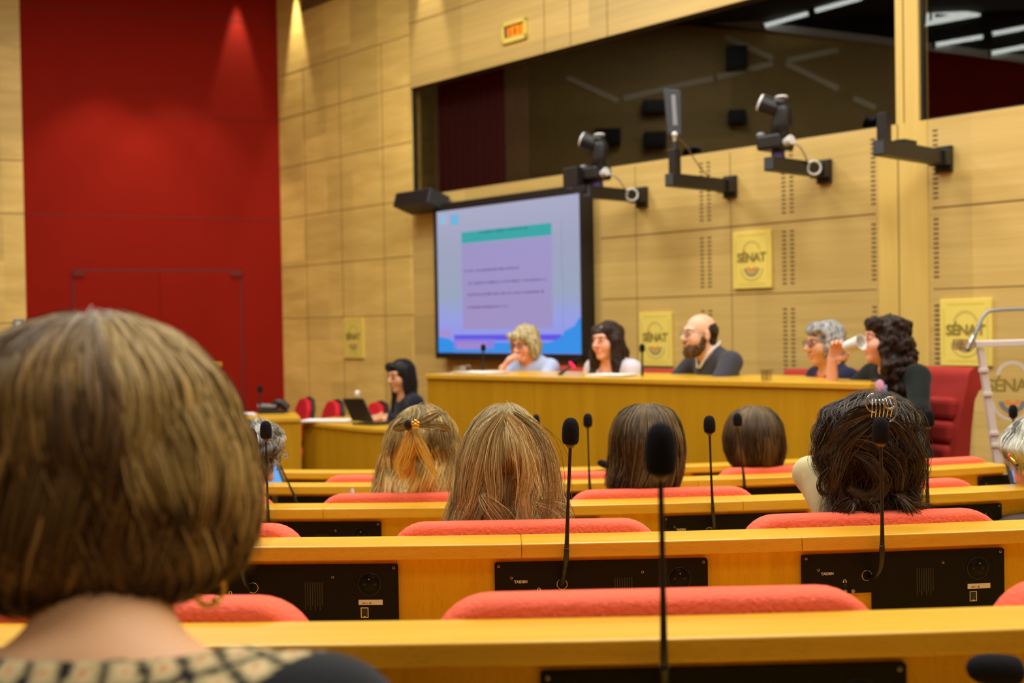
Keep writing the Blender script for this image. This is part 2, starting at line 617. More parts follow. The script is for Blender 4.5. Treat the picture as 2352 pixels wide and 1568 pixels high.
# flush red double door
dx0, dx1 = rc(170, 680)[0], rc(553, 680)[0]
dm = rc(367, 680)[0]
dz = (rc(170, 619)[1] + rc(553, 626)[1]) / 2
b = B()
gp = .006
b.box((dx0 + gp, -.012, .01), (dm - gp / 2, .0, dz - gp), 0)
b.box((dm + gp / 2, -.012, .01), (dx1 - gp, .0, dz - gp), 0)
o = b.build('door_1', ['red'], frame=REDM, local=True)
struct(o)
b = B()
for a, c in (((dx0 - .02, -.010, 0), (dx0 + gp, .002, dz + .02)), ((dx1 - gp, -.010, 0), (dx1 + .02, .002, dz + .02)), ((dx0, -.010, dz - gp), (dx1, .002, dz + .02))):
    b.box(a, c, 0)
mk('door_frame', b.v, b.f, ['red_seam'], o, None, False, 0, 2, None, None, 0, True)
b = B()
for x in (dx0 + .05, dx1 - .05):
    b.box((x - .06, -.03, dz - .06), (x + .06, -.008, dz - .012), 0)
mk('door_closer', b.v, b.f, ['red_seam'], o, None, False, .004, 2, None, None, 0, True)

# ---- pale veneer wall left of the red panel, side wall, back wall
XS = -5.45
LEFT0 = REDM @ Vector((rL, 0, 0))
b = B()
lx = (XS - LEFT0.x) / (-dR.x) * -1
b.box((rL - 1.2, -.012, 0), (rL, .1, H), 0)
for py in (368, 490, 742):
    z = rc(24, py)[1]
    b.box((rL - 1.2, -.014, z - .005), (rL, 0, z + .005), 1)
struct(b.build('wall_left', ['wall_grid', 'groove'], frame=REDM, local=True))
b = B()
b.box((XS - .1, -5.5, -1), (XS, LEFT0.y - .12, H), 0)
struct(b.build('wall_side', ['wall']))
b = B()
b.box((XS, -5.6, -1), (9, -5.5, H), 0)
struct(b.build('wall_back', ['wall']))
WEND = WALLM @ Vector((SEND, 0, 0))
b = B()
b.box((WEND.x - .02, -5.5, -1), (WEND.x + .1, WEND.y + .05, H), 0)
struct(b.build('wall_end', ['wall']))
b = B()
b.box((XS - 1.5, -5.6, H), (WEND.x + .5, 15.5, H + .1), 0)
struct(b.build('ceiling', ['ceiling']))
# small grey wall switch at the far left
x, z = rc(43, 746)
o = thing('wall_switch', 'small grey switch plate on the pale wood left of the red wall', 'switch', REDM @ Matrix.Translation((x, -.012, z)))
bb = B(); bb.box((-.05, -.02, -.06), (.05, 0, .06)); bb.build('plate', ['grey'], o, bevel=.004, local=True)
bb = B(); bb.box((-.025, -.03, -.03), (.025, -.02, .03)); bb.build('rocker', ['white'], o, bevel=.003, local=True)

# ---- ceiling light bars (seen mirrored in the booth glass)
CM = H
def mirror_ray(px, py):
    p = hit(px, py, NIN, DW + .035)
    d = (p - EYE).normalized()
    return p, d - 2 * d.dot(NIN) * NIN
def mir_ceiling(px, py, z):
    p, d = mirror_ray(px, py)
    return p + d * ((z - p.z) / d.z)
def bar(p, q, w, label, group=None, mat='led'):
    p, q = Vector(p), Vector(q)
    u = (q - p); L = u.length; u.normalize()
    v = Vector((0, 0, 1)).cross(u).normalized()
    M = frame_of((p + q) / 2, u, v)
    o = thing('ceiling_light', label, 'ceiling light', M, group)
    b = B(); b.box((-L / 2, -w / 2, -.012), (L / 2, w / 2, .0)); b.build('diffuser', [mat], o, local=True)
    b = B(); b.box((-L / 2 - .02, -w / 2 - .02, .0), (L / 2 + .02, w / 2 + .02, .028)); b.build('housing', ['darkgrey'], o, local=True)
# floor: stepped tiers are added with the desks
# ---- things on the hall's side wall, seen only as reflections in the booth glass
def mir_side(px, py, x=XS):
    p, d = mirror_ray(px, py)
    return p + d * ((x - p.x) / d.x)
b = B()
for p, q in (((1300, 178), (1420, 232)), ((1432, 226), (1645, 178)), ((1640, 180), (1775, 146)), ((1665, 85), (1775, 135)), ((1804, 146), (1925, 205)), ((1806, 140), (1925, 115)), ((1960, 226), (2010, 248))):
    a, c = mir_side(*p), mir_side(*q)
    u = (c - a).normalized(); v = Vector((0, -u.z, u.y)) * .035
    P = [a - v, c - v, c + v, a + v]
    b.hexa([Vector((XS + .02, t.y, t.z)) for t in P] + [Vector((XS, t.y, t.z)) for t in P])
MT['pale_strip'] = plain('pale_strip_paint', (.9, .85, .6, 1), .5)  # strips added to show as pale lines in the glass
struct(b.build('trim_3', ['pale_strip']))
for i, (x0, x1, y0, y1, lab) in enumerate(((1475, 1530, 235, 262, 'behind the grey antenna panel'), (1665, 1714, 112, 160, 'highest in the left booth window'), (1670, 1712, 257, 286, 'left of the right-hand camera'),
                                    (1478, 1530, 307, 340, 'below the grey antenna panel'), (1366, 1426, 300, 334, 'behind the left-hand camera'))):
    a, c = mir_side(x0, y0), mir_side(x1, y1)
    ya, yb = sorted((a.y, c.y)); za, zz = sorted((a.z, c.z))
    b = B(); b.box((XS, ya, za), (XS + .18, yb, zz)); b.box((XS + .18, ya + .03, za + .03), (XS + .19, yb - .03, zz - .03))
    o = b.build('wall_speaker', ['black'], bevel=.01)
    tag(o, 'dark box mirrored faintly in the booth glass, ' + lab, 'speaker', 'dark boxes mirrored in the booth glass')

def mir_any(px, py):
    """where the mirrored line of sight meets the ceiling, or the dark strip added below it"""
    q = mir_ceiling(px, py, H - .03)
    return q if q.x > XS + .06 else mir_side(px, py, XS + .075)
LB = [((1758, 58), (1858, 30)), ((1874, 24), (1982, -6)), ((2148, 103), (2256, 84)), ((2278, 78), (2370, 60)), ((2276, 122), (2370, 104))]
names = ['white light bar mirrored left of the wooden window post, the lower of two', 'white light bar mirrored at the top edge left of the wooden window post',
         'white light bar mirrored under the triangular light beyond the post', 'white light bar mirrored at the far upper right of the glass', 'white light bar mirrored lowest at the far right of the glass']
for (p, q), nm in zip(LB, names):
    pa, pb = mir_any(*p), mir_any(*q)
    t = thing('ceiling_light', nm, 'ceiling light', Matrix.Translation((pa + pb) / 2), 'ceiling light bars')
    b = B(); b.tube([pa, pb], .028, 8); b.build('light_tube', ['led'], t)
    e = (pb - pa).normalized() * .03
    b = B(); b.tube([pa - e, pa], .034, 8); b.build('end_cap', ['darkgrey'], t)
    b = B(); b.tube([pb, pb + e], .034, 8); b.build('end_cap', ['darkgrey'], t)
tri = [(2120, 14), (2250, 34), (2118, 58)]
def inset(t, k):
    cx = sum(a for a, _ in t) / 3; cy = sum(a for _, a in t) / 3
    return [(cx + (x - cx) * k, cy + (y - cy) * k) for x, y in t]
o = thing('triangular_ceiling_light', 'triangular ceiling light of nested white tubes mirrored right of the wooden post', 'ceiling light', Matrix.Translation(mir_side(2150, 34, XS + .075)))
for k in (1.0, .72, .42):
    P = [mir_side(x, y, XS + .075) for x, y in inset(tri, k)]
    b = B()
    for i in range(3):
        b.tube([P[i], P[(i + 1) % 3]], .018, 8)
    b.build('light_tube', ['led'], o)
# dark strip added to lower the mirrored ceiling edge, grey cornice along it
edge = [mir_side(x, y) for x, y in ((1300, 4), (1580, 40), (2060, 100), (2352, 138), (2520, 160))]
b = B()
for p, q in zip(edge, edge[1:]):
    b.hexa([(XS + .04, p.y, p.z), (XS + .04, q.y, q.z), (XS + .04, q.y, H), (XS + .04, p.y, H), (XS, p.y, p.z), (XS, q.y, q.z), (XS, q.y, H), (XS, p.y, H)], 0)
    b.hexa([(XS + .06, p.y, p.z - .05), (XS + .06, q.y, q.z - .05), (XS + .06, q.y, q.z + .05), (XS + .06, p.y, p.z + .05), (XS, p.y, p.z - .05), (XS, q.y, q.z - .05), (XS, q.y, q.z + .05), (XS, p.y, p.z + .05)], 1)
struct(b.build('trim_6', ['booth', 'white']))

# red panels added to the unseen side wall to redden the glass by reflection
def redpanel(name, xa, xb):
    ys = sorted((mir_side(xa, 300).y, mir_side(xb, 300).y))
    b = B(); b.box((XS, ys[0], 0), (XS + .03, min(ys[1], LEFT0.y - .2), H - .01)); struct(b.build(name, ['red']))
    return ys
redpanel('trim_4', 925, 1160), redpanel('trim_5', 2085, 2420)

# ------------------------------------------------------------------ curved desk rows
CX, CY = -.046, 10.39
R0, SP = 9.10, .96
HK = [.351, .4235, .5015, .5727, .6466]
def RK(k):
    return R0 - SP * k
def ZK(k):
    return EZ - HK[k]
FLK = [ZK(k) - .80 for k in range(5)]          # floor in front of panel k (where the user of that panel sits)
def ring(R, th, z):
    return Vector((CX + R * math.sin(th), CY - R * math.cos(th), z))
def theta(R, z, px):
    lo, hi = -1.2, 1.2
    for _ in range(50):
        m = (lo + hi) / 2
        if proj(ring(R, m, z))[0] < px:
            lo = m
        else:
            hi = m
    return lo
def ringframe(R, th, z):
    return frame_of(ring(R, th, z), Vector((math.cos(th), math.sin(th), 0)), Vector((-math.sin(th), math.cos(th), 0)))
def sweep(b, sec, t0, t1, mi=0, n=40):
    """closed section of (R, z), counter-clockwise when R points right"""
    base = len(b.v); k = len(sec)
    for i in range(n + 1):
        t = t0 + (t1 - t0) * i / n
        for r, z in sec:
            b.v.append(tuple(ring(r, t, z)))
    for i in range(n):
        for j in range(k):
            j2 = (j + 1) % k
            b.f.append((base + i * k + j, base + i * k + j2, base + (i + 1) * k + j2, base + (i + 1) * k + j)); b.m.append(mi)
    b.f.append(tuple(base + j for j in range(k - 1, -1, -1))); b.m.append(mi)
    b.f.append(tuple(base + n * k + j for j in range(k))); b.m.append(mi)
def rect(r0, r1, z0, z1):
    return [(r0, z0), (r1, z0), (r1, z1), (r0, z1)]

TIERT = []
bfl = B()
bfl.box((XS - 1, -5.6, -.6), (WEND.x + .5, 15.5, -.012))
for k in range(5):
    r_in = RK(k) - .03 if k < 5 else 0
    r_out = RK(k - 1) - .03 if k > 0 else 15.5
    sweep(bfl, rect(RK(k) - .05, RK(k) - .05 + SP if k else 15.0, -.02, FLK[k]), -1.15, 1.15, 0, 60)
struct(bfl.build('floor', ['floor']))

LABROW = ['nearest the camera', 'second from the camera', 'third from the camera', 'fourth from the camera', 'farthest from the camera, just before the podium']
EXT = [(-350, 2750), (-150, 2700), (-50, 2650), (150, 2318), (250, 1965)]
JOINT = {0: [], 1: [1198, 1843], 2: [741, 1707], 3: [1603], 4: []}
SEATW = .555
DESKS = []
def panel_parts(k, th, desk, nr, full=True):
    """black conference panel let into the board of row k"""
    zt_ = ZK(k) - .028 - .012
    M = ringframe(RK(k) - .03, th, zt_)
    w = .415
    hl, hr = (.078, .155)
    xm = -.065
    b = B()
    poly = [(-w / 2, -hl), (xm, -hl), (xm, -hr), (w / 2, -hr)] + [(w / 2 - .004 + .004 * math.cos(a), -.004 + .004 * math.sin(a)) for a in (0, .5, 1.07, 1.57)] + [(-w / 2 + .004 - .004 * math.sin(a), -.004 + .004 * math.cos(a)) for a in (0, .5, 1.07, 1.57)]
    b.prism(poly, -.007, 0, 0)
    for x, z in ((-w / 2 + .008, -.007), (w / 2 - .008, -.007), (-.175, -.03), (.08, -.024), (.09, -.148), (-.147, -.072)):
        b.torus((x, -.0072, z), .0022, .0006, None, 10, 5, 1)
    pn = mk('console_panel', b.v, b.f, ['panel', 'chrome'], desk, b.m, False, .0012, 1, M, None, 0, True)
    if not full:
        return pn, M
    b = B(); add_text(b, 'TAIDEN', .0072, Matrix.Translation((-.157, -.0074, -.038)), 0, 1.0, .00025)
    mk('brand_lettering', b.v, b.f, ['silver_text'], pn, None, False, 0, 2, None, None, 0, True)
    b = B(); b.torus((-.122, -.0075, -.053), .0026, .0007, None, 14, 5, 0, -.5, PI + .5)
    for sx in (-1, 1):
        b.box((-.122 + sx * .0026 - .0011, -.0082, -.0565), (-.122 + sx * .0026 + .0011, -.0072, -.053))
    mk('headphone_symbol', b.v, b.f, ['silver_text'], pn, None, False, 0, 2, None, None, 0, True)
    b = B(); b.torus((-.121, -.0072, -.063), .0028, .0008, None, 14, 6)
    mk('headphone_socket', b.v, b.f, ['darkgrey'], pn, None, True, 0, 2, None, None, 0, True)
    for x in (-.122, -.106):
        b = B(); b.lathe([(.0001, 0), (.0042, 0), (.0042, .003), (.0036, .0038), (.0001, .0038)], 18, 0, Matrix.Translation((x, -.0068, -.0735)) @ Matrix.Rotation(PI / 2, 4, 'X'))
        mk('button', b.v, b.f, ['grey'], pn, None, True, 0, 2, None, None, 0, True)
    b = B(); b.torus((-.077, -.0075, -.044), .0098, .0009, None, 28, 8)
    mk('microphone_ring', b.v, b.f, ['chrome'], pn, None, True, 0, 2, None, None, 0, True)
    b = B()
    for i in range(8):
        x = .026 + i * .0047
        b.box((x - .0010, -.0076, -.088 + (.008 if i % 2 else 0)), (x + .0010, -.0069, -.034))
    mk('speaker_grille', b.v, b.f, ['ink'], pn, None, False, 0, 2, None, None, 0, True)
    b = B(); b.torus((.152, -.0068, -.038), .0215, .0016, None, 36, 8)
    b.lathe([(.0001, 0), (.020, 0), (.0212, .0012), (.0212, .0014), (.0001, .0014)], 30, 1, Matrix.Translation((.152, -.0068, -.038)) @ Matrix.Rotation(PI / 2, 4, 'X'))
    for x in (-.0095, .0095):
        b.ball((.152 + x, -.0078, -.038), .0025, 2, 8)
    ps = mk('power_socket', b.v, b.f, ['black', 'panel', 'ink'], pn, b.m, True, 0, 2, None, None, 0, True)
    b = B(); b.ball((.152, -.012, -.027), (.0022, .005, .0022), 0, 10)
    mk('earth_pin', b.v, b.f, ['chrome'], pn, None, True, 0, 2, None, None, 0, True)
    b = B(); b.box((.130, -.0084, -.0785), (.177, -.0072, -.0685), 0); add_text(b, nr, .0042, Matrix.Translation((.146, -.0087, -.0752)), 1)
    mk('number_label', b.v, b.f, ['cream', 'ink'], pn, b.m, False, 0, 2, None, None, 0, True)
    b = B()
    b.box((.134, -.0082, -.1035), (.149, -.007, -.0835), 0)
    b.box((.1355, -.0086, -.1020), (.1475, -.0080, -.0850), 1)
    b.box((.1325 + .007, -.0090, -.1022), (.1435, -.0084, -.1005), 2)
    mk('network_port', b.v, b.f, ['chrome', 'ink', 'white'], pn, b.m, False, 0, 2, None, None, 0, True)
    return pn, M

PANELC = {0: [450, 1662, 2850], 1: [673, 1381, 2073.5], 2: [205, 707, 1206, 1690, 2146], 3: [338, 694, 1055, 1400, 1735, 2035, 2347], 4: [420, 760, 1090, 1400, 1690, 1900]}
PFRAME = {}
nums = ['A0711  B1', 'A0711  B2', 'A0711  B4', 'A0711  B0', 'A0711  B5', 'A0711  B6', 'A0711  B7', 'A0711  B8']
for k in range(5):
    R, z = RK(k), ZK(k)
    t0, t1 = theta(R, z, EXT[k][0]), theta(R, z, EXT[k][1])
    d = thing('desk_row', 'curved oak desk row ' + LABROW[k], 'desk', ringframe(R - .06, (t0 + t1) / 2, FLK[k]), 'curved oak desk rows')
    js = [t0] + [theta(R, z, x) for x in JOINT[k]] + [t1]
    for i in range(len(js) - 1):
        b = B()
        sweep(b, rect(R - .105, R, z - .028, z), js[i], js[i + 1] - .00004, 0, 24)
        b.build('ledge', ['ledge'], d, bevel=.0032, segs=3)
    b = B(); sweep(b, rect(R - .055, R - .03, z - .29, z - .028), t0, t1)
    b.build('panel_board', ['board'], d)
    b = B(); sweep(b, rect(R - .055, R + .30, z - .205, z - .18), t0, t1)
    b.build('writing_shelf', ['ledge'], d, bevel=.003)
    b = B(); sweep(b, rect(R - .085, R - .056, FLK[min(k + 1, 4)] - .0, z - .028), t0, t1)
    b.build('modesty_board', ['board'], d)
    PFRAME[k] = []
    for i, px in enumerate(PANELC[k]):
        th = theta(R - .03, z - .08, px)
        if t0 + .02 < th < t1 + .03:
            pn, M = panel_parts(k, th, d, nums[(i + 3 * k) % 8], k in (0, 1, 2))
            PFRAME[k].append((px, M))
    DESKS.append(d)

# ------------------------------------------------------------------ seats
def make_seat():
    t = thing('auditorium_seat', 'red auditorium seat', 'seat')
    W = SEATW
    # padded backrest with rounded upper corners; local y points to the stage, z=0 is the desk ledge height
    prof = rrect(W, .56, (.04, .04, .075, .075), 8, -.27)
    b = B()
    n = len(prof)
    layers = [(-.034, .88), (-.030, .95), (-.018, .99), (0, 1.0), (.018, .99), (.030, .95), (.034, .88)]
    for y, sc in layers:
        for x, z_ in prof:
            inset_ = (1 - sc) * .09
            cx, cz = x, z_ + .27
            L = math.hypot(cx, cz)
            b.v.append((x - math.copysign(min(abs(x), inset_), x), y + .0, z_ - math.copysign(inset_, cz)))
    for i in range(len(layers) - 1):
        for j in range(n):
            j2 = (j + 1) % n
            b.f.append((i * n + j, i * n + j2, (i + 1) * n + j2, (i + 1) * n + j)); b.m.append(0)
    b.f.append(tuple(range(n - 1, -1, -1))); b.m.append(0)
    b.f.append(tuple(range((len(layers) - 1) * n, len(layers) * n))); b.m.append(0)
    b.build('backrest', ['seat'], t, smooth=True, local=True)
    b = B(); b.box((-W / 2 + .02, .04, -.50), (W / 2 - .02, .46, -.40)); b.build('seat_cushion', ['seat'], t, bevel=.035, segs=3, local=True)
    b = B(); b.box((-W / 2 + .03, .03, -.53), (W / 2 - .03, .44, -.50)); b.build('seat_pan', ['black'], t, bevel=.004, local=True)
    b = B(); b.tube([(0, .22, -.53), (0, .22, -.84)], .035, 14); b.lathe([(.001, -.875), (.14, -.875), (.14, -.86), (.04, -.84), (.001, -.84)], 20, 0, Matrix.Translation((0, .22, 0))); b.build('pedestal', ['black'], t, smooth=True, local=True)
    return t
SEATS = [
    (0, 215, 'red wool seat back at the nearest row, beside the shoulder of the bob-haired woman'),
    (0, 1506, 'wide red wool seat back at the nearest row, behind the big blurred microphone stem'),
    (0, 2760, 'red wool seat back cut off by the right photo edge, nearest row'),
    (1, 400, 'red seat back at the second row, partly hidden by the bob of the foreground woman'),
    (1, 1204, 'red seat back at the second row in front of the long-haired blonde woman'),
    (1, 2000, 'second-row red seat back in front of the woman with dark pinned-up hair'),
    (2, 425, 'red seat back at the third row by the grey curly-haired man'),
    (2, 950, 'third-row red seat back in front of the woman with a gold flower hair clip'),
    (2, 1521, 'third-row red seat back before the brown-haired person with the flicked-out nape'),
    (2, 2040, 'red seat back at the third row just right of the dark pinned-up hair'),
    (2, 2545, 'red seat back at the third row by the silver-haired person at the right edge'),
    (3, 906, 'red seat back at the fourth row, left of the woman with the gold flower clip'),
    (3, 1345, 'red seat back at the fourth row, behind the long blonde hair and slim microphones'),
    (3, 1805, 'red seat back at the fourth row in front of the short brown-haired head'),
    (3, 2130, 'red seat back at the fourth row below the empty red armchair'),
]
seat0 = None
SEATF = {}
for k, px, lab in SEATS:
    r = RK(k) - .105 - .036
    z = ZK(k) + .011
    th = theta(r, z, px)
    M = ringframe(r, th, z)
    if seat0 is None:
        seat0 = make_seat(); s = seat0
        s.matrix_world = M
    else:
        s = copy_tree(seat0, M)
    s['label'] = lab
    s['group'] = 'red auditorium seats'
    for ch in [x for x in bpy.data.objects if x.parent == s]:
        if ch.name.startswith('pedestal'):
            pass
    SEATF[(k, px)] = M

# ------------------------------------------------------------------ gooseneck microphones
def bez(ps, n=24):
    """Catmull-Rom through the points"""
    ps = [Vector(p) for p in ps]
    q = [2 * ps[0] - ps[1]] + ps + [2 * ps[-1] - ps[-2]]
    out = []
    for i in range(1, len(q) - 2):
        for j in range(n):
            t = j / n
            a, b_, c, d = q[i - 1], q[i], q[i + 1], q[i + 2]
            out.append(.5 * ((2 * b_) + (-a + c) * t + (2 * a - 5 * b_ + 4 * c - d) * t * t + (-a + 3 * b_ - 3 * c + d) * t ** 3))
    out.append(ps[-1])
    return out
def align(p, d):
    d = Vector(d).normalized()
    q = Vector((0, 0, 1)).rotation_difference(d)
    return Matrix.Translation(p) @ q.to_matrix().to_4x4()
def make_mic(base, pts, tip_dir, label, rad=.0165, length=.050, stem_r=.0032, low_r=.0050, split=.33, group='gooseneck microphones', collar='collar', foam='foam', thin=None):
    """base = point on the panel, pts = path to the underside of the windscreen"""
    t = thing('gooseneck_microphone', label, 'microphone', Matrix.Translation(base), group)
    path = bez([base] + pts, 14)
    L = [0]
    for a, b_ in zip(path, path[1:]):
        L.append(L[-1] + (b_ - a).length)
    tot = L[-1]
    n1 = max(2, sum(1 for x in L if x < split * tot))
    low = path[:n1 + 1]
    b = B()
    rs = [low_r * (1.0 + (.10 if (i % 2) else 0)) for i in range(len(low))]
    b.tube(low, rs, 10); b.build('flexible_neck', ['stem'], t, smooth=True)
    b = B()
    up = path[n1:]
    rs = [stem_r + (low_r * .9 - stem_r) * max(0, 1 - i / (len(up) * .45)) for i in range(len(up))]
    b.tube(up, rs, 10); b.build('stem', ['stem'], t, smooth=True)
    A = align(path[-1], tip_dir)
    b = B(); b.lathe([(.001, -.006), (stem_r * 1.5, -.006), (rad * .55, .0), (rad * .62, .004), (.001, .004)], 18, 0, A); b.build('collar', [collar], t, smooth=True)
    b = B()
    prof = [(.0005, .003), (rad * .80, .003), (rad * .93, .007), (rad * .99, length * .28), (rad, length * .42), (rad * .97, length * .62), (rad * .86, length * .80), (rad * .62, length * .93), (rad * .3, length * .99), (.0005, length)]
    b.lathe(prof, 26, 0, A); b.build('windscreen', [foam], t, smooth=True)
    return t
def mic_on_panel(k, base_px, base_py, path_px, head_bot, head_top, label, lean=.05, **kw):
    """pixels of the photograph turned into points on the radius of row k, standing a little in front of the ledge lip"""
    R, z = RK(k), ZK(k)
    th = theta(R - .03, z - .085, base_px)
    base = ring(R - .024, th, 0)
    zz = EYE + ray(base_px, base_py) * base.y
    base.z = zz.z
    n = len(path_px)
    pts = []
    for i, (x, y) in enumerate(path_px + [head_bot]):
        yy = base.y - (lean if i else lean * .6)
        pts.append(pt(x, y, yy))
    top = pt(head_top[0], head_top[1], base.y - lean - .004)
    d = top - pts[-1]
    return make_mic(base, pts, d, label, length=d.length, **kw)
mic_on_panel(0, 1522, 1622, [(1527, 1580), (1525, 1500), (1521, 1260)], (1517, 1092), (1517, 970), 'big blurred black microphone standing at the nearest row in front of a brown-haired head', rad=.0168, lean=.08)
mic_on_panel(0, 2560, 1640, [(2520, 1600), (2450, 1552)], (2345, 1541), (2222, 1534), 'black foam microphone bent over flat at the bottom right corner', rad=.0168, lean=.10)
mic_on_panel(1, 1290, 1343, [(1297, 1308), (1301, 1270), (1305, 1150)], (1310, 1022), (1311, 959), 'sharp black microphone standing between the long blonde hair and the blurred microphone')
mic_on_panel(1, 1996, 1328, [(2016, 1316), (2025, 1280), (2026, 1180)], (2023, 1019), (2023, 957), 'sharp black microphone standing in front of the dark pinned-up hair')
mic_on_panel(1, 576, 1354, [(561, 1330), (556, 1285), (562, 1180)], (571, 1046), (573, 982), 'black microphone half hidden behind the brown bob')
mic_on_panel(2, 617, 1222, [(616, 1205), (615, 1180), (613, 1100)], (611, 1008), (610, 966), 'black microphone just right of the brown bob, before the grey curly hair')
mic_on_panel(2, 1638, 1222, [(1640, 1205), (1637, 1165), (1633, 1080)], (1630, 995), (1629, 954), 'black microphone standing between the two brown-haired heads in the middle')
mic_on_panel(2, 2130, 1178, [(2132, 1165), (2130, 1130), (2131, 1060)], (2132, 980), (2132, 940), 'black microphone standing in front of the red armchair right of the dark pinned-up hair')
mic_on_panel(3, 1356, 1142, [(1356, 1130), (1354, 1105), (1352, 1050)], (1350, 981), (1350, 949), 'slim black microphone against the podium front, right of the sharp one')
mic_on_panel(3, 1709, 1122, [(1710, 1112), (1708, 1092), (1702, 1040)], (1695, 979), (1693, 948), 'slim black microphone overlapping the left side of the short brown hair')
mic_on_panel(3, 2320, 1112, [(2326, 1100), (2331, 1075), (2328, 1010)], (2327, 960), (2327, 929), 'slim black microphone before the clear lectern near the silver hair')
mic_on_panel(4, 1238, 1100, [(1237, 1092), (1236, 1070), (1234, 1020)], (1232, 979), (1231, 951), 'slim black microphone peeping over the right side of the long blonde hair')
mic_on_panel(4, 1440, 1095, [(1436, 1085), (1420, 1078)], (1398, 1070), (1373, 1060), 'small black microphone lying low, left of the flicked-out brown hair')
# ------------------------------------------------------------------ presentation screen
def emcol(name, strength=1.0):
    m = bpy.data.materials.new(name)
    m.use_nodes = True
    n = m.node_tree
    n.nodes.clear()
    o = n.nodes.new('ShaderNodeOutputMaterial')
    e = n.nodes.new('ShaderNodeEmission')
    a = n.nodes.new('ShaderNodeAttribute')
    a.attribute_name = 'Col'
    e.inputs['Strength'].default_value = strength
    n.links.new(a.outputs['Color'], e.inputs['Color'])
    n.links.new(e.outputs[0], o.inputs[0])
    return m
MT['display'] = emcol('display_pixels', .92)
DEP = .125
s0 = (wc(1004, 489, DEP)[0] + wc(1006, 811, DEP)[0]) / 2
s1 = (wc(1332, 441, DEP)[0] + wc(1337, 811, DEP)[0]) / 2
zt_ = (wc(1003, 489, DEP)[1] + wc(1331, 441, DEP)[1]) / 2
zb_ = (wc(1005, 811, DEP)[1] + wc(1338, 811, DEP)[1]) / 2
SM = wframe((s0 + s1) / 2, zb_ - .06)
scr = thing('presentation_screen', 'large black-framed presentation screen showing a pale lilac slide', 'screen', SM)
b = B()
fr = .045
b.box((s0 - .035, -DEP + .004, zb_ - .055), (s1 + fr * .7, -.0, zt_ + .07), 0)
for lo, hi in (((s0 - .035, -DEP - .012, zb_ - .055), (s0, -DEP + .01, zt_ + .07)), ((s1, -DEP - .012, zb_ - .055), (s1 + fr * .7, -DEP + .01, zt_ + .07)),
               ((s0 - .035, -DEP - .012, zt_), (s1 + fr * .7, -DEP + .01, zt_ + .07)), ((s0 - .035, -DEP - .012, zb_ - .055), (s1 + fr * .7, -DEP + .01, zb_))):
    b.box(lo, hi, 0)
mk('screen_frame', [tuple(WALLM @ Vector(v)) for v in b.v], b.f, ['black'], scr, None, False, .006)
lay = [0]
DV, DF, DC = [], [], []
def dpoly(pts, col, ptcols=None):
    lay[0] += 1
    off = DEP - .004 + .0004 * lay[0]
    o = len(DV)
    for i, (s, z) in enumerate(pts):
        s = min(max(s, s0), s1); z = min(max(z, zb_), zt_)
        DV.append(tuple(wframe(s, z, off).translation))
        DC.append(srgb(*(ptcols[i] if ptcols else col))[:3])
    DF.append(tuple(range(o, o + len(pts))))
def fx(px, py):
    return wc(px, py, DEP)
# background gradient in strips
stops = [(0, (178, 178, 206)), (.3, (166, 170, 198)), (.6, (160, 172, 196)), (.78, (158, 164, 236)), (1.0, (150, 150, 246))]
for (ta, ca), (tb, cb) in zip(stops, stops[1:]):
    za, zc_ = zt_ + (zb_ - zt_) * ta, zt_ + (zb_ - zt_) * tb
    lay[0] = 0
    dpoly([(s0, zc_), (s1, zc_), (s1, za), (s0, za)], None, [cb, cb, ca, ca])
def drect(xa, ya, xb, yb, col):
    a, c = fx(xa, ya), fx(xb, yb)
    dpoly([(a[0], c[1]), (c[0], c[1]), (c[0], a[1]), (a[0], a[1])], col)
pz = fx(1062, 561)[1], (fx(1062, 752)[1] + fx(1267, 757)[1]) / 2
px0, px1 = fx(1061, 640)[0], fx(1268, 640)[0]
dpoly([(px0, pz[1]), (px1, pz[1]), (px1, pz[0]), (px0, pz[0])], None, [(166, 150, 200), (166, 152, 202), (166, 156, 208), (164, 154, 206)])
tz0, tz1 = (fx(1060, 534)[1] + fx(1267, 511)[1]) / 2, (fx(1061, 558)[1] + fx(1267, 541)[1]) / 2
dpoly([(px0, tz1), (px1, tz1), (px1, tz0), (px0, tz0)], (66, 172, 172))
rr = random.Random(3)
def textline(xa, xb, y, col, h=7):
    """a blurred, unreadable line of writing: short dark strokes"""
    x = xa
    a = fx(xa, y)[1]
    while x < xb:
        w = rr.choice((2.2, 3.0, 3.6, 4.4))
        hh = h * rr.choice((.55, .6, .62, .95))
        dy = 0
        p, q = fx(x, y)[0], fx(min(x + w, xb), y)[0]
        k = .0031
        dpoly([(p, a - hh * .5 * k * 1.0), (q, a - hh * .5 * k), (q, a + hh * .5 * k), (p, a + hh * .5 * k)], col)
        lay[0] -= 1
        x += w + (1.3 if rr.random() > .18 else 4)
    lay[0] += 1
textline(1100, 1214, 534, (44, 140, 146), 10)
for xa, xb, y in ((1066, 1192, 623), (1075, 1255, 651), (1074, 1248, 677), (1073, 1166, 706)):
    textline(xa, xb, y, (104, 92, 140))
drect(1290, 505, 1293, 772, (140, 150, 186))
drect(1043, 769, 1290, 781, (104, 92, 236))
drect(1008, 786, 1336, 812, (64, 150, 236))
drect(1043, 779, 1135, 800, (150, 130, 226))
drect(1050, 786, 1118, 802, (168, 140, 214))
cl = [(1337, 811), (1337, 728), (1331, 730), (1325, 738), (1320, 748), (1312, 752), (1304, 756), (1297, 760), (1292, 770), (1284, 778), (1262, 786), (1230, 792), (1225, 811)]
dpoly([fx(x, y) for x, y in reversed(cl)], (62, 150, 238))
cl = [(1007, 811), (1042, 811), (1042, 786), (1034, 779), (1024, 776), (1012, 774), (1007, 776)]
dpoly([fx(x, y) for x, y in cl], (60, 148, 238))
drect(1012, 757, 1036, 774, (172, 150, 214))
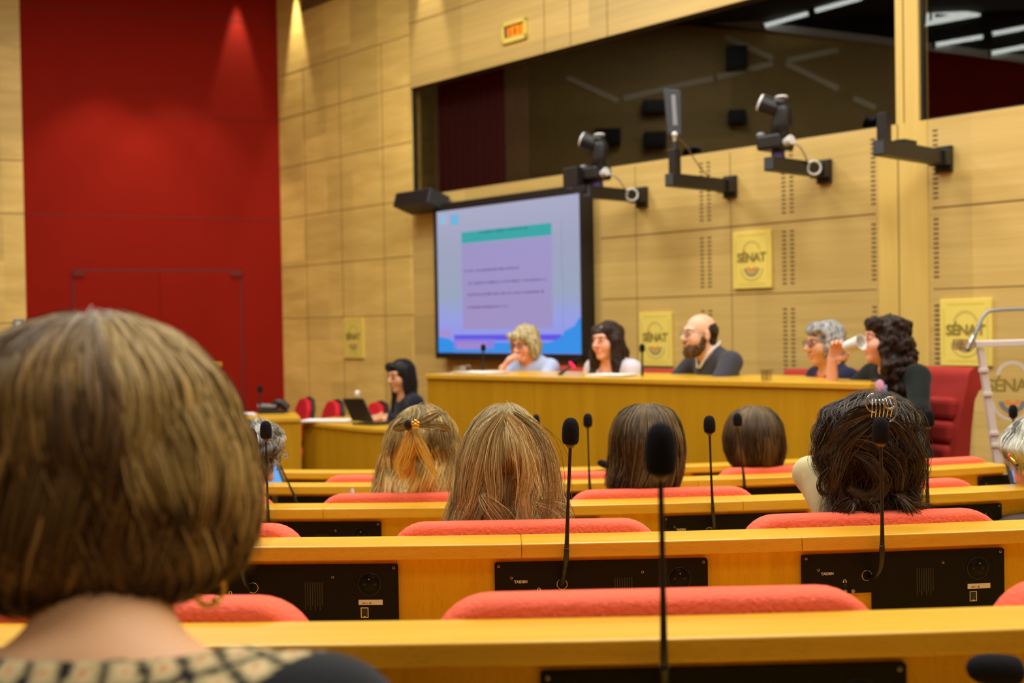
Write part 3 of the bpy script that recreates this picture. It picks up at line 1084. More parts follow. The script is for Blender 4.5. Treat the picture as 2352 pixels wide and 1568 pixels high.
for xa, xb, c in ((1011, 1026, (150, 196, 226)), (1027, 1032, (214, 160, 190)), (1034, 1054, (116, 188, 226))):
    drect(xa, 494, xb, 515, c)
o = mk('display', DV, DF, ['display'], scr, None, False, 0, 2, None, DC)

# ------------------------------------------------------------------ cameras and antenna on brackets
def solve_len(s, z, px):
    lo, hi = 0, 2
    for _ in range(40):
        m = (lo + hi) / 2
        if proj(wframe(s, z, m).translation)[0] > px:
            lo = m
        else:
            hi = m
    return lo
def bracket(px, py, end_px, th, label, name='wall_bracket', post=0.0):
    s, z = wc(px, py)
    L = solve_len(s, z, end_px)
    t = thing(name, label, 'bracket', wframe(s, z))
    b = B(); b.box((-.055, -.03, -.085), (.055, 0, .075)); b.box((-.06, -.10, -th * .55), (.06, -.03, th * .55)); b.build('wall_plate', ['black'], t, bevel=.004, local=True)
    b = B(); b.box((-th * .45, -L, -th / 2), (th * .45, -.03, th / 2)); b.build('arm', ['black'], t, bevel=.003, local=True)
    b = B(); b.box((-th * .40, -L - .003, -th * .40), (th * .40, -L, th * .40)); b.build('end_cap', ['darkgrey'], t, local=True)
    if post:
        b = B(); b.box((-th * .35, -L + .03, th / 2), (th * .35, -L + .03 + th * .7, th / 2 + post)); b.build('post', ['black'], t, bevel=.003, local=True)
    return t, s, z, L
def rod(b, p, q, r0, r1=None, n=16, mi=0):
    b.tube([p, q], [r0, r1 if r1 is not None else r0], n, mi)
def ptz(M, label, side):
    """pan-tilt camera; local z=0 is the top of the arm, x along the wall to the right, y into the wall"""
    t = thing('conference_camera', label, 'camera', M)
    b = B(); b.lathe([(.001, 0), (.045, 0), (.040, .05), (.001, .05)], 18); b.build('mount_pad', ['purple'], t, smooth=False, local=True)
    b = B(); b.box((-.11, -.09, .05), (.07, .09, .15)); b.build('body', ['black'], t, bevel=.02, segs=3, local=True)
    b = B()
    for k in range(1):
        b.tube([(.02, 0, .13), (.03, 0, .22), (.045, -.01, .30), (.035, -.02, .35)], [.072, .062, .058, .045], 18)
    b.ball((.035, -.02, .345), (.055, .055, .045))
    b.build('yoke', ['black'], t, smooth=True, local=True)
    d = Vector((-.80, -.52, .42)).normalized()
    c = Vector((-.03, -.05, .335))
    b = B(); rod(b, c + d * -.06, c + d * .055, .058, .062, 22); b.build('lens_barrel', ['black'], t, smooth=False, bevel=.008, local=True)
    b = B(); rod(b, c + d * .052, c + d * .068, .060, .052, 24); b.build('lens_cover', ['lens_white'], t, bevel=.004, local=True)
    b = B(); b.ball((.045, -.02, .382), (.045, .04, .014)); b.build('yoke_highlight', ['lens_white'], t, smooth=True, local=True)  # pale cap standing in for the highlight on top of the yoke
    b = B(); rod(b, (.075, -.03, .085), (.135, -.04, .10), .026, .034, 16); b.build('side_cap', ['lens_white'], t, bevel=.006, local=True)
    b = B(); b.ball((-.095, -.05, .155), (.03, .03, .018)); b.build('knob', ['grey'], t, smooth=True, local=True)
    b = B()
    b.tube(bez([(.10, .0, .09), (.10, .10, .07), (.05, .26, -.01), (.03, .30, -.05)], 8), .007, 7)
    b.torus((.062, .31, -.045), .045, .008, Matrix.Rotation(.9, 4, 'Z'), 20, 7)
    b.build('cable', ['lens_white'], t, smooth=True, local=True)
    return t
th = .088
t1, s, z, L = bracket(1477, 452, 1347, th, 'black wall arm beside the top right corner of the presentation screen')
ptz(wframe(s, z + th / 2, L - .12), 'black conference camera with pale lens cover over the right corner of the screen', 1)
jb = thing('junction_box', 'small black box hanging at the top right corner of the presentation screen', 'box', wframe(wc(1330, 408, .55)[0], wc(1330, 432, .55)[1], .55))
b = B(); b.box((-.075, -.10, 0), (.075, .08, .15)); b.build('casing', ['black'], jb, bevel=.006, local=True)
b = B(); b.box((.02, -.10, -.045), (.16, .08, 0)); b.build('bracket', ['black'], jb, bevel=.003, local=True)
t2, s, z, L = bracket(1680, 428, 1537, th, 'black wall arm with upright post carrying the grey antenna panel', post=.17)
M = wframe(s, z + th / 2 + .17, L - .03 - th * .35)
an = thing('antenna_panel', 'flat grey antenna panel standing on a black post before the booth glass', 'antenna', M)
b = B(); rod(b, (0, 0, 0), (0, 0, .05), .022, .018); b.build('socket', ['black'], an, local=True)
b = B(); rod(b, (0, 0, .05), (.004, 0, .115), .012, .012); b.ball((.012, -.01, .10), .02); b.build('swivel', ['white'], an, smooth=True, local=True)
b = B(); b.prism([(-.045, .10), (.050, .09), (.048, .40), (-.070, .42)], -.02, .015, 0, Matrix.Rotation(.65, 4, 'Z')); b.build('panel', ['darkgrey'], an, bevel=.006, local=True)
b = B(); b.prism([(-.006, .16), (.024, .16), (.012, .37), (-.016, .37)], -.024, -.019, 0, Matrix.Rotation(.65, 4, 'Z')); b.build('ridge', ['grey'], an, local=True)
b = B(); b.tube(bez([(.015, 0, .09), (.05, .05, .03), (.09, .16, -.12), (.10, .26, -.19)], 6), .004, 6); b.build('cable', ['brown'], an, smooth=True, local=True)
t3, s, z, L = bracket(1896, 393, 1766, th, 'black wall arm carrying the conference camera left of the wooden window post')
ptz(wframe(s, z + th / 2, L - .10), 'black conference camera with pale lens cover, the one nearer the wooden window post', 1)
t4, s, z, L = bracket(2171, 364, 2018, th, 'black wall arm with a bare upright post across the wooden window post', post=.16)
b = B(); b.box((-.05, -L + .25, th / 2), (.02, -L + .40, th / 2 + .03)); b.build('clamp', ['black'], t4, bevel=.004, local=True)

# dark wall loudspeaker left of the screen
a0, a1 = wc(914, 468, .22), wc(1000, 460, .22)
sp = thing('wall_loudspeaker', 'charcoal wedge-shaped loudspeaker at the upper left corner of the presentation screen', 'speaker', wframe((a0[0] + a1[0]) / 2, a0[1] - .09))
w = (a1[0] - a0[0]) / 2 - .02
Mx = Matrix.Rotation(-.30, 4, 'X')
b = B(); b.box((-w, -.30, -.035), (w, -.06, .105), 0, Mx); b.build('cabinet', ['darkgrey'], sp, bevel=.006, local=True)
b = B(); b.box((-w + .012, -.306, -.025), (w - .012, -.30, .095), 0, Mx); b.build('grille', ['black'], sp, local=True)
b = B(); b.box((-.04, -.09, .0), (.04, 0, .09)); b.build('mount', ['black'], sp, local=True)

# orange wall clock display
c0, c1 = wc(1157, 80), wc(1212, 63)
cz0 = (wc(1158, 104)[1] + wc(1213, 88)[1]) / 2
cz1 = (wc(1157, 56)[1] + wc(1211, 39)[1]) / 2
cw, ch = c1[0] - c0[0], cz1 - cz0
ck = thing('digital_clock', 'small wall clock with glowing orange digits in a yellow frame above the booth window', 'clock', wframe((c0[0] + c1[0]) / 2, (cz0 + cz1) / 2))
b = B()
for lo, hi in (((-cw / 2, -.03, -ch / 2), (-cw / 2 + .028, 0, ch / 2)), ((cw / 2 - .025, -.03, -ch / 2), (cw / 2, 0, ch / 2)), ((-cw / 2, -.03, ch / 2 - .035), (cw / 2, 0, ch / 2)), ((-cw / 2, -.03, -ch / 2), (cw / 2, 0, -ch / 2 + .045))):
    b.box(lo, hi)
b.build('frame', ['plaque'], ck, bevel=.004, local=True)
b = B(); b.box((-cw / 2 + .03, -.012, -ch / 2 + .05), (cw / 2 - .03, 0, ch / 2 - .04)); b.build('display_window', ['ink'], ck, local=True)
b = B()
SEG = {'0': 'abcdef', '1': 'bc', '5': 'afgcd', '8': 'abcdefg', '9': 'abcdfg'}
dw, dh, lw = cw * .14, ch * .44, .022
for i, (ch_, x) in enumerate(zip('1908', (-.30, -.10, .13, .32))):
    cx = x * cw
    for sg in SEG[ch_]:
        x0, x1, z0, z1_ = {'a': (-dw / 2, dw / 2, dh / 2 - lw, dh / 2), 'd': (-dw / 2, dw / 2, -dh / 2, -dh / 2 + lw), 'g': (-dw / 2, dw / 2, -lw / 2, lw / 2), 'b': (dw / 2 - lw, dw / 2, 0, dh / 2), 'c': (dw / 2 - lw, dw / 2, -dh / 2, 0), 'e': (-dw / 2, -dw / 2 + lw, -dh / 2, 0), 'f': (-dw / 2, -dw / 2 + lw, 0, dh / 2)}[sg]
        b.box((cx + x0, -.0135, z0 + .004), (cx + x1, -.0121, z1_ + .004))
for dz in (-.035, .04):
    b.box((.015 * cw - .008, -.0135, dz - .008), (.015 * cw + .008, -.0121, dz + .008))
b.build('digits', ['orange_led'], ck, local=True)

# ------------------------------------------------------------------ yellow plaques
def sector(b, cx, cz, r0, r1, a0, a1, y0, y1, mi, M=None, n=24):
    pl = [(cx + r1 * math.cos(a0 + (a1 - a0) * i / n), cz + r1 * math.sin(a0 + (a1 - a0) * i / n)) for i in range(n + 1)]
    pl += [(cx + r0 * math.cos(a1 - (a1 - a0) * i / n), cz + r0 * math.sin(a1 - (a1 - a0) * i / n)) for i in range(n + 1)]
    for i in range(n):
        q = [pl[i], pl[i + 1], pl[2 * n + 1 - i - 1], pl[2 * n + 1 - i]]
        b.prism(q, y0, y1, mi, M)
def emblem(b, w, h, y, mats, M=None):
    """ringed emblem with the house name; mats = (ring, text, grey, red)"""
    e = .0015
    u = h / 2
    sector(b, 0, .14 * h, .155 * h, .195 * h, .15, PI - .15, y - e, y, mats[0], M)
    sector(b, 0, -.13 * h, .215 * h, .245 * h, PI + .1, 2 * PI - .1, y - e, y, mats[0], M)
    sector(b, 0, -.13 * h, .105 * h, .165 * h, PI + .12, 2 * PI - .12, y - e * 1.3, y, mats[2], M)
    sector(b, 0, -.115 * h, .045 * h, .095 * h, PI + .2, 2 * PI - .2, y - e * 1.6, y, mats[3], M)
    add_text(b, 'SÉNAT', .215 * h, (M if M is not None else Matrix.Identity(4)) @ Matrix.Translation((0, y - e * 2, .035 * h)), mats[1], .92, .004 * h)
PL = [((2161, 688), (2281, 684), (2165, 842), (2282, 838), 'yellow name plaque with ringed emblem behind the clear lectern'),
      ((1685, 533), (1772, 527), (1689, 665), (1777, 659), 'yellow name plaque with ringed emblem high on the wall, the topmost'),
      ((1470, 719), (1545, 716), (1474, 842), (1548, 838), 'yellow name plaque with ringed emblem beside the bearded man'),
      ((793, 731), (836, 729), (793, 823), (838, 822), 'small-looking yellow name plaque near the corner with the red wall')]
for tl, tr, bl, br, lab in PL:
    sa = (wc(*tl)[0] + wc(*bl)[0]) / 2; sb = (wc(*tr)[0] + wc(*br)[0]) / 2
    za = (wc(*bl)[1] + wc(*br)[1]) / 2; zc_ = (wc(*tl)[1] + wc(*tr)[1]) / 2
    w, h = sb - sa, zc_ - za
    t = thing('name_plaque', lab, 'plaque', wframe((sa + sb) / 2, (za + zc_) / 2), 'yellow name plaques')
    b = B(); b.box((-w / 2, -.02, -h / 2), (w / 2, 0, h / 2)); b.build('plate', ['plaque'], t, bevel=.003, local=True)
    b = B()
    k = .80
    for lo, hi in (((-w * .36, -.0212, h * .42), (w * .36, -.02, h * .43)), ((-w * .36, -.0212, -h * .43), (w * .36, -.02, -h * .42)), ((-w * .43, -.0212, -h * .36), (-w * .415, -.02, h * .36)), ((w * .415, -.0212, -h * .36), (w * .43, -.02, h * .36))):
        b.box(lo, hi, 0)
    emblem(b, w, min(h, w * 1.5), -.02, (0, 1, 2, 3))
    b.build('emblem', ['plaque_line', 'plaque_text', 'plaque_grey', 'plaque_red'], t, local=True)

# ------------------------------------------------------------------ podium desk
PTOP = 1.125
def onz(px, py, z):
    r = ray(px, py)
    return EYE + r * ((z - EZ) / r.z)
PL_, PR_ = onz(975, 859, PTOP), onz(1998, 881, PTOP)
PD = PR_ - PL_; PLEN = PD.length; PD.normalize()
PN = Vector((-PD.y, PD.x, 0))                 # away from the hall
PODM = frame_of(Vector((PL_.x, PL_.y, 0)), PD, PN)
def pod(s, y, z):
    return PODM @ Vector((s, y, z))
yawp0 = math.atan2(PD.y, PD.x)
pdk = thing('podium_desk', 'long curved-grain oak podium desk where the five speakers sit', 'desk', PODM)
b = B(); b.box((0, 0, PTOP - .03), (PLEN, .68, PTOP)); b.build('worktop', ['ledge'], pdk, bevel=.004, local=True)
b = B(); b.box((.01, .014, .0), (PLEN * .30, .04, PTOP - .03)); b.box((PLEN * .30 + .003, .014, .0), (PLEN - .01, .04, PTOP - .03)); b.build('front_panel', ['dais'], pdk, local=True)
for s in (.0, PLEN - .03):
    b = B(); b.box((s, .04, 0), (s + .03, .66, PTOP - .03)); b.build('side_panel', ['dais'], pdk, local=True)
b = B(); b.box((-.1, .30, 0), (PLEN + 1.9, 1.9, .22)); struct(b.build('floor_podium', ['floor'], frame=PODM, local=True))

def mic_free(base, path, top, label, mat='foam', **kw):
    d = top - path[-1]
    return make_mic(base, path, d, label, length=d.length, **kw)
def dmic(px, py, hb, ht, dep, label, z=PTOP, **kw):
    """desk microphone whose stem stands at depth `dep`"""
    base = pt(px, py, dep); base.z = z
    return mic_free(base, [pt(px + (hb[0] - px) * .5, (py + hb[1]) / 2, dep), pt(*hb, dep)], pt(*ht, dep), label, group='podium desk microphones', **kw)
dmic(1109, 850, (1110, 806), (1110, 790), 7.85, 'small black podium microphone against the bottom of the presentation screen', rad=.017, stem_r=.006, low_r=.008)
dmic(1475, 856, (1475, 808), (1475, 789), 7.0, 'small black podium microphone in front of the yellow plaque by the bearded man', rad=.017, stem_r=.006, low_r=.008)
m = dmic(1283, 862, (1315, 836), (1330, 822), 7.25, 'black podium microphone with a glowing red ring, between the two women at the desk', rad=.017, stem_r=.008, low_r=.011, collar='redlight')
b = B(); A = align(pt(1314, 837, 7.25), pt(1330, 822, 7.25) - pt(1314, 837, 7.25)); b.torus(A.translation, .017, .008, A @ Matrix.Rotation(PI / 2, 4, 'X'), 18, 8); b.build('light_ring', ['redlight'], m, smooth=True)

def cup(name, label, cat, base, r, h, mat, taper=.85, group=None, wall=.003):
    t = thing(name, label, cat, Matrix.Translation(base), group)
    b = B(); b.lathe([(.001, 0), (r * taper, 0), (r, h), (r - wall, h), (r * taper - wall, .006), (.001, .006)], 22); b.build('vessel', [mat], t, smooth=False, local=True)
    return t
def papers(label, c, sx, sy, rot, n=4, name='paper_stack', h=.003):
    t = thing(name, label, 'papers', Matrix.Translation(c) @ Matrix.Rotation(rot, 4, 'Z'))
    for i in range(n):
        b = B(); a = rr.uniform(-.12, .12); b.box((-sx / 2, -sy / 2, i * h), (sx / 2, sy / 2, (i + .8) * h), 0, Matrix.Rotation(a, 4, 'Z') @ Matrix.Translation((rr.uniform(-.01, .01), rr.uniform(-.01, .01), 0))); b.build('sheet', ['paper'], t, local=True)
    return t
j = cup('water_jug', 'clear glass jug at the left end of the podium desk', 'jug', onz(1055, 857, PTOP + .0005), .05, .05, 'drink_glass')
b = B(); b.torus((.058, 0, .03), .02, .005, None, 16, 6); b.build('handle', ['drink_glass'], j, smooth=True, local=True)
papers('white papers lying before the blonde woman on the podium desk', PODM @ Vector(((PODM.inverted() @ onz(1090, 858, PTOP)).x, .22, PTOP + .0005)), .3, .21, yawp0)
papers('white papers lying by the woman in the pale shirt on the podium desk', PODM @ Vector(((PODM.inverted() @ onz(1345, 868, PTOP)).x, .22, PTOP + .0005)), .25, .18, yawp0)
cup('water_glass', 'clear water glass on the podium desk between the bearded man and the grey-haired woman', 'glass', onz(1761, 875, PTOP + .0005), .033, .06, 'drink_glass')

# ------------------------------------------------------------------ red scroll-back armchairs
def armchair(M, label):
    """local -y is the front; z=0 is the floor under it"""
    t = thing('red_armchair', label, 'armchair', M)
    W = .52
    prof = []
    front = [(-.02, .40), (-.045, .52), (-.02, .66), (.02, .80), (.045, .88), (.055, .92)]
    roll = [(.055 + .062 * (1 - math.cos(a)) , .92 + .062 * math.sin(a) * .9) for a in [i * PI / 10 for i in range(1, 18)]]
    roll = [(.115 - .062 * math.cos(a), .905 + .062 * math.sin(a)) for a in [i * PI / 12 for i in range(0, 18)]]
    back = [(.10, .80), (.075, .66), (.06, .52), (.06, .40)]
    poly = front + roll + back
    b = B()
    b.prism([(y, z) for y, z in reversed(poly)], -W / 2, W / 2, 0, None, 'x')
    b.build('backrest', ['armchair'], t, bevel=.02, segs=2, local=True)
    for z0 in (.50, .60, .70, .80):
        pass
    for i, z0 in enumerate((.46, .58, .70)):
        b = B(); b.box((-W / 2 + .03, -.075 + i * .02, z0), (W / 2 - .03, .0 + i * .02, z0 + .115)); b.build('back_pad', ['armchair'], t, bevel=.03, segs=3, local=True)
    b = B(); b.box((-W / 2 + .01, -.40, .26), (W / 2 - .01, .03, .42)); b.build('seat_cushion', ['armchair'], t, bevel=.035, segs=3, local=True)
    for x in (-.22, .22):
        for y in (-.42, .03):
            b = B(); rod(b, (x, y, 0), (x, y, .27), .018, .026, 12); b.build('leg', ['brown'], t, local=True)
    return t
def chair_at(px, Y, yaw, label, zf=.22, top_py=None):
    p = pt(px, 800, Y); p.z = zf
    return armchair(Matrix.Translation(p) @ Matrix.Rotation(yaw, 4, 'Z'), label)
# yaw: local -y turned to the facing direction
c = chair_at(2114, 6.15, -1.08, 'red scroll-back armchair with an empty upright back at the right end of the podium')
yawp = math.atan2(PD.y, PD.x)
for px, Y, lab in ((1346, 7.75, 'red armchair back behind the dark-haired woman in the pale shirt'), (1522, 7.35, 'red armchair back just left of the bearded man'), (1225, 8.35, 'red armchair behind the blonde woman at the podium desk'), (1880, 6.95, 'red armchair behind the grey-haired woman in navy')):
    p = pt(px, 850, Y); p.z = .22
    armchair(Matrix.Translation(p) @ Matrix.Rotation(yawp, 4, 'Z') @ Matrix.Diagonal((1, 1, .955, 1)), lab)

# ------------------------------------------------------------------ clear lectern
YL = 5.55
lec = thing('acrylic_lectern', 'clear acrylic lectern with frosted edges and a ringed emblem at the right edge', 'lectern', Matrix.Translation(Vector((pt(2400, 900, YL).x, YL + .1, 0))))
def lp(px, py, dy=0):
    return pt(px, py, YL + dy)
xL0, xR0 = 2243, 2452
b = B()
def slab(b, q, d, mi=0):
    d = Vector(d)
    b.hexa([Vector(v) for v in q] + [Vector(v) + d for v in q], mi)
slab(b, [lp(2250, 1052), lp(2250 + 215, 1046), lp(2452, 790), lp(2250, 795)], (0, .012, 0)); 
b = B(); q = [lp(2296, 1160), lp(2450, 1155), lp(2462, 797), lp(2252, 800)]; slab(b, q, (0, .01, 0)); b.build('front_pane', ['acrylic'], lec)
b = B(); slab(b, [lp(2300, 1160, -.012), lp(2319, 1160, -.012), lp(2262, 800, -.012), lp(2247, 800, -.012)], (0, .03, 0)); b.build('edge_strip', ['frost'], lec, bevel=.003)
b = B(); slab(b, [lp(2440, 1160, -.012), lp(2465, 1160, -.012), lp(2470, 792, -.012), lp(2450, 792, -.012)], (0, .03, 0)); b.build('edge_strip', ['frost'], lec, bevel=.003)
b = B(); slab(b, [lp(2242, 798, -.02), lp(2475, 791, -.02), lp(2475, 777, -.02), lp(2240, 784, -.02)], (0, .16, .0)); b.build('top_shelf', ['frost'], lec, bevel=.003)
for py in (850, 905, 995, 1022):
    b = B(); x = 2247 + (py - 790) * .17; slab(b, [lp(x - 7, py + 5, -.02), lp(x + 14, py + 5, -.02), lp(x + 14, py - 4, -.02), lp(x - 7, py - 4, -.02)], (0, .02, 0)); b.build('fitting', ['frost'], lec, bevel=.002)
b = B()
EM = Matrix.Translation(lp(2325, 893, -.004))
emblem(b, .2, .40, 0, (0, 1, 2, 3), EM)
for mi_, nm_, mt_ in ((0, 'upper_ring', 'frost'), (0, 'lower_ring', 'frost'), (1, 'emblem_lettering', 'plaque_text'), (2, 'emblem_grey_arc', 'grey'), (3, 'emblem_red_arc', 'plaque_red')):
    idx_ = [i for i, m_ in enumerate(b.m) if m_ == mi_ and (mi_ or (b.v[b.f[i][0]][2] > EM.translation.z) == (nm_ == 'upper_ring'))]
    used_ = sorted({v for i in idx_ for v in b.f[i]}); rm_ = {v: i for i, v in enumerate(used_)}
    mk(nm_, [b.v[v] for v in used_], [tuple(rm_[v] for v in b.f[i]) for i in idx_], [mt_], lec)
b = B(); bl_ = lp(2380, 1160); b.box((bl_.x - .19, YL - .05, .0), (bl_.x + .2, YL + .4, .04)); b.build('base_plate', ['acrylic'], lec)
gm = thing('gooseneck_lamp', 'thin grey gooseneck arching over the left corner of the clear lectern', 'lamp', Matrix.Translation(lp(2440, 790, .1)))
b = B(); b.tube(bez([lp(2440, 785, .1), lp(2420, 735, .08), lp(2380, 712, .05), lp(2290, 712, 0), lp(2262, 722, -.01), lp(2246, 755, -.02), lp(2234, 780, -.02)], 8), .0085, 10); b.build('gooseneck', ['grey'], gm, smooth=True)
b = B(); b.tube([lp(2237, 772, -.02), lp(2222, 802, -.02)], [.014, .017], 14); b.build('lamp_head', ['chrome'], gm)
b = B(); b.tube([lp(2223, 800, -.02), lp(2221, 803, -.022)], [.012, .012], 14); b.build('lens', ['ink'], gm)
b = B(); b.lathe([(.001, 0), (.04, 0), (.036, .05), (.001, .05)], 18, 0, Matrix.Translation(lp(2207, 803, -.02))); b.build('clear_shade', ['clipglass'], gm)

# ------------------------------------------------------------------ side desk, lectern block and things on it
q = [onz(690, 958, .79), onz(430, 966, .79)]
away = Vector((-.25, 1, 0)).normalized()
sd = thing('side_desk', 'higher square oak end of the side desk left of the laptop', 'desk', Matrix.Translation(Vector((q[0].x, q[0].y, 0))))
d = away * .55
b = B(); slab(b, [q[1] - Vector((0, 0, .035)), q[0] - Vector((0, 0, .035)), q[0], q[1]], d); b.build('worktop', ['ledge'], sd, bevel=.004)
g_ = Vector((0, .015, 0))
b = B(); lo = [Vector((v.x, v.y, 0)) for v in q]; slab(b, [lo[1] + g_, lo[0] + g_, q[0] + g_ - Vector((0, 0, .035)), q[1] + g_ - Vector((0, 0, .035))], away * .03); b.build('front_panel', ['dais'], sd)
b = B(); slab(b, [lo[0] + g_ - Vector((.03, 0, 0)), lo[0] + g_, q[0] + g_ - Vector((0, 0, .035)), q[0] + g_ - Vector((.03, 0, .035))], d * .95); b.build('side_panel', ['dais'], sd)
pts = [onz(693, 968, .745), onz(745, 973, .745), onz(800, 979, .745), onz(850, 983.5, .745), onz(900, 986, .745), onz(950, 987, .745)]
sd2 = thing('side_desk', 'lower curved oak side desk carrying the open laptop', 'desk', Matrix.Translation(Vector((pts[2].x, pts[2].y, 0))))
aw = Vector((.42, 1, 0)).normalized()
b = B()
n = len(pts)
topv = [p for p in pts] + [p + aw * .62 for p in reversed(pts)]
vs = [p - Vector((0, 0, .03)) for p in topv] + topv
N = len(topv)
b.add(vs, [tuple(range(N - 1, -1, -1)), tuple(range(N, 2 * N))] + [(i, (i + 1) % N, (i + 1) % N + N, i + N) for i in range(N)]); b.build('worktop', ['ledge'], sd2, bevel=.004)
b = B()
for i in range(n - 1):
    a, c_2 = pts[i] + g_, pts[i + 1] + g_
    slab(b, [Vector((a.x, a.y, 0)), Vector((c_2.x, c_2.y, 0)), c_2 - Vector((0, 0, .03)), a - Vector((0, 0, .03))], aw * .03)
b.build('front_panel', ['dais'], sd2)
# wooden lectern and low cabinet, mostly behind the bob
p0, p1 = pt(385, 835, 9.4), pt(482, 835, 9.4)
wl = thing('wooden_lectern', 'tall yellow oak lectern edge showing beside the brown bob', 'lectern', Matrix.Translation(Vector((p0.x, 9.4, 0))))
b = B(); b.box((p0.x, 9.4, 0), (p1.x - .02, 9.75, p1.z - .04)); b.build('body', ['dais'], wl)
b = B(); b.box((p0.x - .02, 9.36, p1.z - .04), (p1.x, 9.8, p1.z)); b.build('top', ['ledge'], wl, bevel=.005)
p0, p1 = pt(420, 918, 9.15), pt(532, 918, 9.15)
wl = thing('low_cabinet', 'low oak cabinet between the brown bob and the side desk', 'cabinet', Matrix.Translation(Vector((p0.x, 9.15, 0))))
b = B(); b.box((p0.x, 9.15, 0), (p1.x - .015, 9.36, p1.z - .03)); b.build('body', ['dais'], wl)
b = B(); b.box((p0.x - .015, 9.12, p1.z - .03), (p1.x, 9.36, p1.z)); b.build('top', ['ledge'], wl, bevel=.004)
base = onz(597, 950, .79)
mic_free(base, [pt(597, 930, base.y), pt(597, 902, base.y)], pt(597, 884, base.y), 'small black microphone on the side desk against the red wall', rad=.02, stem_r=.007, low_r=.01)
tl = thing('desk_telephone', 'black desk telephone with a grey slab on the side desk before the red wall', 'telephone', Matrix.Translation(onz(628, 948, .791)))
b = B(); b.prism([(-.10, 0), (.10, 0), (.10, .02), (-.10, .045)], -.07, .09); b.build('base', ['black'], tl, bevel=.005, local=True)
b = B(); b.prism([(-.11, .05), (.03, .045), (.03, .062), (-.11, .07)], -.06, .06); b.build('screen', ['grey'], tl, bevel=.003, local=True)
b = B(); b.tube(bez([(.0, 0, .04), (.03, 0, .075), (.07, 0, .07), (.11, 0, .03)], 6), [.03] * 19, 12); b.build('handset', ['black'], tl, smooth=True, local=True)
papers('white papers at the left end of the side desk', onz(553, 953, .791), .2, .2, .2)
papers('white papers spread beside the laptop on the side desk', onz(752, 968, .746), .36, .2, -.3, 5)
YLp = onz(835, 974, .746).y
lt = thing('laptop', 'open black laptop on the side desk, lid towards the red chairs', 'laptop', Matrix.Translation(onz(833, 970, .746)))
q = [pt(808, 966, YLp), pt(857, 970, YLp - .12), pt(832, 915, YLp - .10), pt(786, 915, YLp + .04)]
b = B(); slab(b, q, Vector((.012, .006, 0))); b.build('lid', ['black'], lt, bevel=.003)
off = Vector((.0, .0, .0))
b = B(); e1, e2 = q[0], q[1]; dd = Vector((.24, .12, 0)); zz = .747
e1 = Vector((e1.x, e1.y, zz)); e2 = Vector((e2.x, e2.y, zz))
slab(b, [e1, e2, e2 + dd, e1 + dd], Vector((0, 0, .014))); b.build('keyboard_base', ['black'], lt, bevel=.002)
qi = [v + Vector((.0135, .007, 0)) for v in q]
b = B(); cc = sum(qi, Vector()) / 4; slab(b, [cc + (v - cc) * .9 for v in qi], Vector((.0006, .0004, 0))); b.build('screen', ['bluescreen'], lt)
wb = thing('water_bottle', 'small white-capped bottle behind the laptop on the side desk', 'bottle', Matrix.Translation(onz(822, 962, .746)))
b = B(); b.lathe([(.001, 0), (.03, 0), (.03, .13), (.014, .165), (.014, .175), (.001, .175)], 18); b.build('bottle_body', ['drink_glass'], wb, smooth=True, local=True)
b = B(); b.lathe([(.001, .173), (.019, .173), (.019, .205), (.012, .215), (.001, .215)], 18); b.build('cap', ['white'], wb, smooth=True, local=True)

# small red chairs behind the side desk
def red_chair(px, py, Y, label):
    p = pt(px, py, Y)
    M = Matrix.Translation(Vector((p.x, p.y, p.z - .86))) @ Matrix.Rotation(-1.15, 4, 'Z')
    t = thing('red_chair', label, 'chair', M, 'small red chairs behind the side desk')
    prof = [(-.20, .54), (.20, .54), (.22, .66), (.19, .80), (.12, .87), (0, .885), (-.12, .87), (-.19, .80), (-.22, .66)]
    S_ = Matrix.Translation((0, .0, .7)) @ Matrix.Rotation(-.22, 4, 'X') @ Matrix.Translation((0, 0, -.7))
    b = B(); b.prism(prof, -.045, -.0, 0, S_); b.build('backrest', ['redpad'], t, bevel=.015, segs=3, local=True)
    cx = .70
    b = B(); b.prism([(x * 1.10, cx + (z - cx) * 1.10) for x, z in prof], 0.0, .025, 0, S_); b.build('back_shell', ['black'], t, bevel=.006, local=True)
    b = B(); b.box((-.22, -.46, .42), (.22, -.02, .49)); b.build('seat', ['redpad'], t, bevel=.025, segs=3, local=True)
    b = B(); rod(b, (0, -.22, .06), (0, -.22, .43), .03, .03)
    b.build('column', ['black'], t, local=True)
    for a in range(5):
        b = B(); rod(b, (0, -.22, .07), (.26 * math.cos(a * 1.2566), -.22 + .26 * math.sin(a * 1.2566), .03), .022, .018, 10); b.build('foot', ['black'], t, local=True)
    b = B(); b.box((-.03, -.04, .40), (.03, .06, .58), 0); b.build('back_bracket', ['black'], t, local=True)
    return t
MT['redpad'] = plain('crimson_pad', (.50, .012, .022, 1), .8, .2)
red_chair(697, 921, 9.7, 'small red chair behind the side desk, nearest the red wall')
red_chair(762, 927, 9.3, 'small red chair behind the side desk, left of the laptop')
red_chair(862, 931, 8.95, 'small red chair between the laptop and the seated dark-haired woman')

